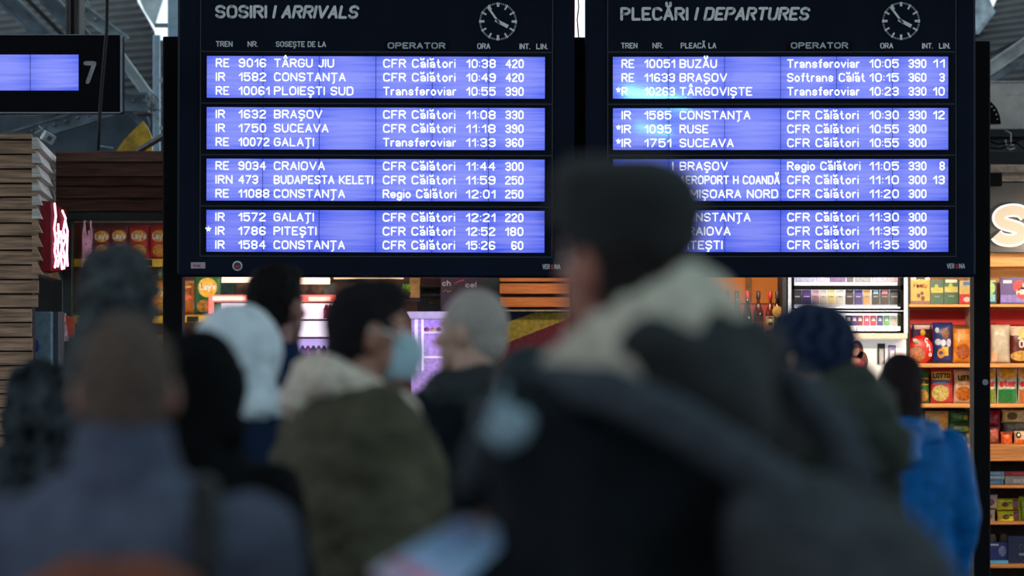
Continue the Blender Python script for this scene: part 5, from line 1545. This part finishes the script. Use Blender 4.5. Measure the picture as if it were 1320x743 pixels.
q = MB(); q.capsule((-.11, -.08, 1.49), (.11, -.08, 1.49), .075, .075); q.capsule((0, -.09, 1.5), (0, -.17, 1.38), .1, .08); q.capsule((-.1, -.05, 1.5), (-.09, .06, 1.45), .045, .04); q.capsule((.1, -.05, 1.5), (.09, .06, 1.45), .045, .04)
q.v = [L10_(v) for v in q.v]
skin(q, 'folded_hood', mat((34, 42, 36), .9, .15, 20, .4), R10, .012, 3, (.014, 12, 7))
q = MB(); q.capsule((-.07, -.035, 1.545), (-.06, .05, 1.51), .03, .028); q.capsule((-.07, -.035, 1.545), (.06, -.05, 1.545), .03, .03); q.v = [L10_(v) for v in q.v]
skin(q, 'scarf', mat((92, 106, 112), .9, .1, 30, .4), R10, .01, 2, (.004, 24, 3))
# --- blue jacket
R11, H11, L11_, s11 = person(1162, 460, 13.0, 'person with long dark brown hair in a bright blue rain jacket by the shelves', face=14, yaw=10, sk=(150, 110, 96), coat=(6, 90, 158), coat_kw=dict(rough=.55, var=.08), wide=1.02, bulk=1.1, hair=(32, 24, 26), long_hair=True, hem=.7, fold=(.007, 6, 12))
q = MB(); q.capsule((-.09, -.09, 1.46), (.08, -.09, 1.46), .06, .055); q.capsule((-.02, -.1, 1.46), (-.03, -.15, 1.37), .08, .05)
skin(q, 'folded_hood', mat((8, 92, 160), .55, .08, 18, .3), R11, .012, 3, (.012, 12, 5))
# --- person behind the furry coat
R12, H12, L12_, s12 = person(42, 478, 13.2, 'short person in a black hood, half hidden behind the furry coat', face=5, coat=(10, 11, 14), top_extra=.02, hair=None)
hood_up(R12, H12, mat((10, 11, 14), .9, .1, 20, .3), (.098, .115, .12), (0, -.01, .01))

# ------------------------------------------------------------------ carried things
def to_world(R, v):
    return Matrix.Translation(R.location) @ Matrix.Rotation(R.rotation_euler.z, 4, 'Z') @ Matrix.Scale(R.scale.x, 4) @ Vector(v)


def carried(name, label, cat, R, parts):
    """parts: list of (part name, MB in the bearer's frame, material, voxel, fold)"""
    c = sum((v for v in parts[0][1].v), Vector()) / len(parts[0][1].v)
    base = to_world(R, c)
    root = empty(name, base, label, cat)
    for nm_, q, m, vox, fo in parts:
        q.v = [to_world(R, v) - base for v in q.v]
        if vox: skin(q, nm_, m, root, vox, 3, fo)
        else: q.build(nm_, m, root, True, True)
    return root


# rust brown backpack and its black strap on the grey blue jacket
bp = MB().loft([(.86, 0, -.25, .15, .07), (.94, 0, -.27, .172, .095), (1.14, 0, -.27, .176, .098), (1.27, 0, -.265, .17, .09), (1.345, 0, -.25, .14, .075), (1.385, 0, -.235, .08, .05)], 28, None, 3.0)
sta = MB().tube([(.13, -.25, 1.3), (.145, -.19, 1.37), (.142, -.135, 1.4), (.135, -.075, 1.475), (.13, .03, 1.48), (.14, .13, 1.4), (.16, .165, 1.2)], [.024] * 7, 10)
stb = MB().tube([(-.1, -.2, 1.16), (-.13, -.175, 1.22), (-.16, -.165, 1.1), (-.17, -.15, .95)], [.02] * 4, 10)
carried('backpack', 'rust brown backpack with a black strap on the grey blue jacket', 'backpack', R1,
        [('bag_body', bp, mat((106, 50, 26), .7, .12, 14, .2), .012, (.008, 9, 3)), ('strap', sta, mat((10, 12, 16), .8), 0, None), ('strap', stb, mat((10, 12, 16), .8), 0, None),
         ('zip', MB().tube([(.1, -.335, 1.31), (0, -.34, 1.33), (-.1, -.335, 1.31)], .005, 6), mat((60, 40, 30), .4), 0, None)])
# grey backpack on the man in the flat cap
bp = MB().loft([(.8, .05, -.33, .17, .11), (.88, .05, -.36, .19, .15), (1.06, .04, -.37, .19, .165), (1.18, .02, -.34, .18, .14), (1.28, .0, -.29, .15, .1), (1.345, -.0, -.24, .09, .05)], 28, None, 2.6)
s_a = MB().tube([(.12, -.26, 1.32), (.15, -.19, 1.4), (.16, -.1, 1.465), (.165, 0, 1.485), (.18, .12, 1.43), (.21, .17, 1.3)], .03, 10)
s_b = MB().tube([(-.0, -.27, 1.3), (-.09, -.235, 1.36), (-.16, -.17, 1.42), (-.2, -.08, 1.46), (-.215, .02, 1.465), (-.21, .12, 1.42), (-.2, .18, 1.32)], .034, 10)
carried('backpack', 'bulky dark grey backpack worn by the man in the flat cap', 'backpack', R9,
        [('bag_body', bp, mat((54, 57, 62), .9, .12, 20, .3, spec=.1), .013, (.014, 7, 5)), ('strap', s_a, mat((60, 66, 74), .85, .1, spec=.1), 0, None), ('strap', s_b, mat((60, 66, 74), .85, .1, spec=.1), 0, None)])
# papers in the hands of the man in the flat cap
q = MB()
rs = []
for i in range(13):
    u = i / 12
    c0 = Vector((-.292, .015, 1.41)) + Vector((.035 * math.cos(u * 5), .02 * math.sin(u * 7), .02 * math.sin(u * 5)))
    rs.append([c0 + Vector((0, .01, .045)), c0 + Vector((.006, .012, .0)), c0 + Vector((.0, .01, -.045)), c0 + Vector((-.004, .006, 0))])
q.rings(rs); q.ell((-.292, .015, 1.41), (.035, .04, .036))
MAG_Y = 5.66
carried('crumpled_tissue', 'crumpled pale blue tissue tucked at the shoulder of the man in the flat cap', 'tissue', R9, [('tissue', q, mat((128, 152, 166), .9, .06, 20, .2), .008, (.01, 26, 2))])
c0, c1_, c2_, c3_ = P(478, 742, MAG_Y - .22), P(596, 670, MAG_Y - .06), P(660, 690, MAG_Y), P(560, 790, MAG_Y - .2)
mg = empty('magazine', (c0 + c2_) / 2, 'pale blue and pink magazine held low beside the man in the flat cap', 'magazine')


def sheet(name, pts, dy, m):
    n_ = 8
    q = MB(); A_, B_, C_, D_ = [p + Vector((0, dy, 0)) for p in pts]
    vs = []
    for j in range(n_ + 1):
        for i in range(n_ + 1):
            u, v = i / n_, j / n_
            p = (A_ * (1 - u) + B_ * u) * (1 - v) + (D_ * (1 - u) + C_ * u) * v
            vs.append(p + Vector((0, .03 * math.sin(v * PI) + .012 * math.sin(u * 4), 0)))
    N_ = len(vs)
    fs = [(j * 9 + i, j * 9 + i + 1, (j + 1) * 9 + i + 1, (j + 1) * 9 + i) for j in range(n_) for i in range(n_)]
    q.add(vs + [v + Vector((0, .004, 0)) for v in vs], fs + [tuple(z + N_ for z in reversed(f)) for f in fs])
    return q.build(name, m, mg, True)


sheet('cover', (c0, c1_, c2_, c3_), 0, mat((150, 206, 244), .4, .06, 6, rgb2=(186, 206, 248)))
sheet('pages', [p + Vector((.0, 0, .004)) for p in (c0, c1_, c2_, c3_)], .012, mat((200, 210, 220), .5))
pk_ = mat((206, 96, 128), .35, .1)
lerp = lambda a, b, t: a * (1 - t) + b * t
sheet('pink_print', (c0, lerp(c0, c1_, .3), lerp(c3_, c2_, .25), c3_), -.004, mat((240, 140, 160), .35, .1))
sheet('pink_print', (lerp(c0, c1_, .72), c1_, lerp(c1_, c2_, .35), lerp(lerp(c0, c1_, .72), lerp(c3_, c2_, .72), .2)), -.004, mat((150, 90, 150), .35, .1))

bpy.data.scenes.remove(WORK)
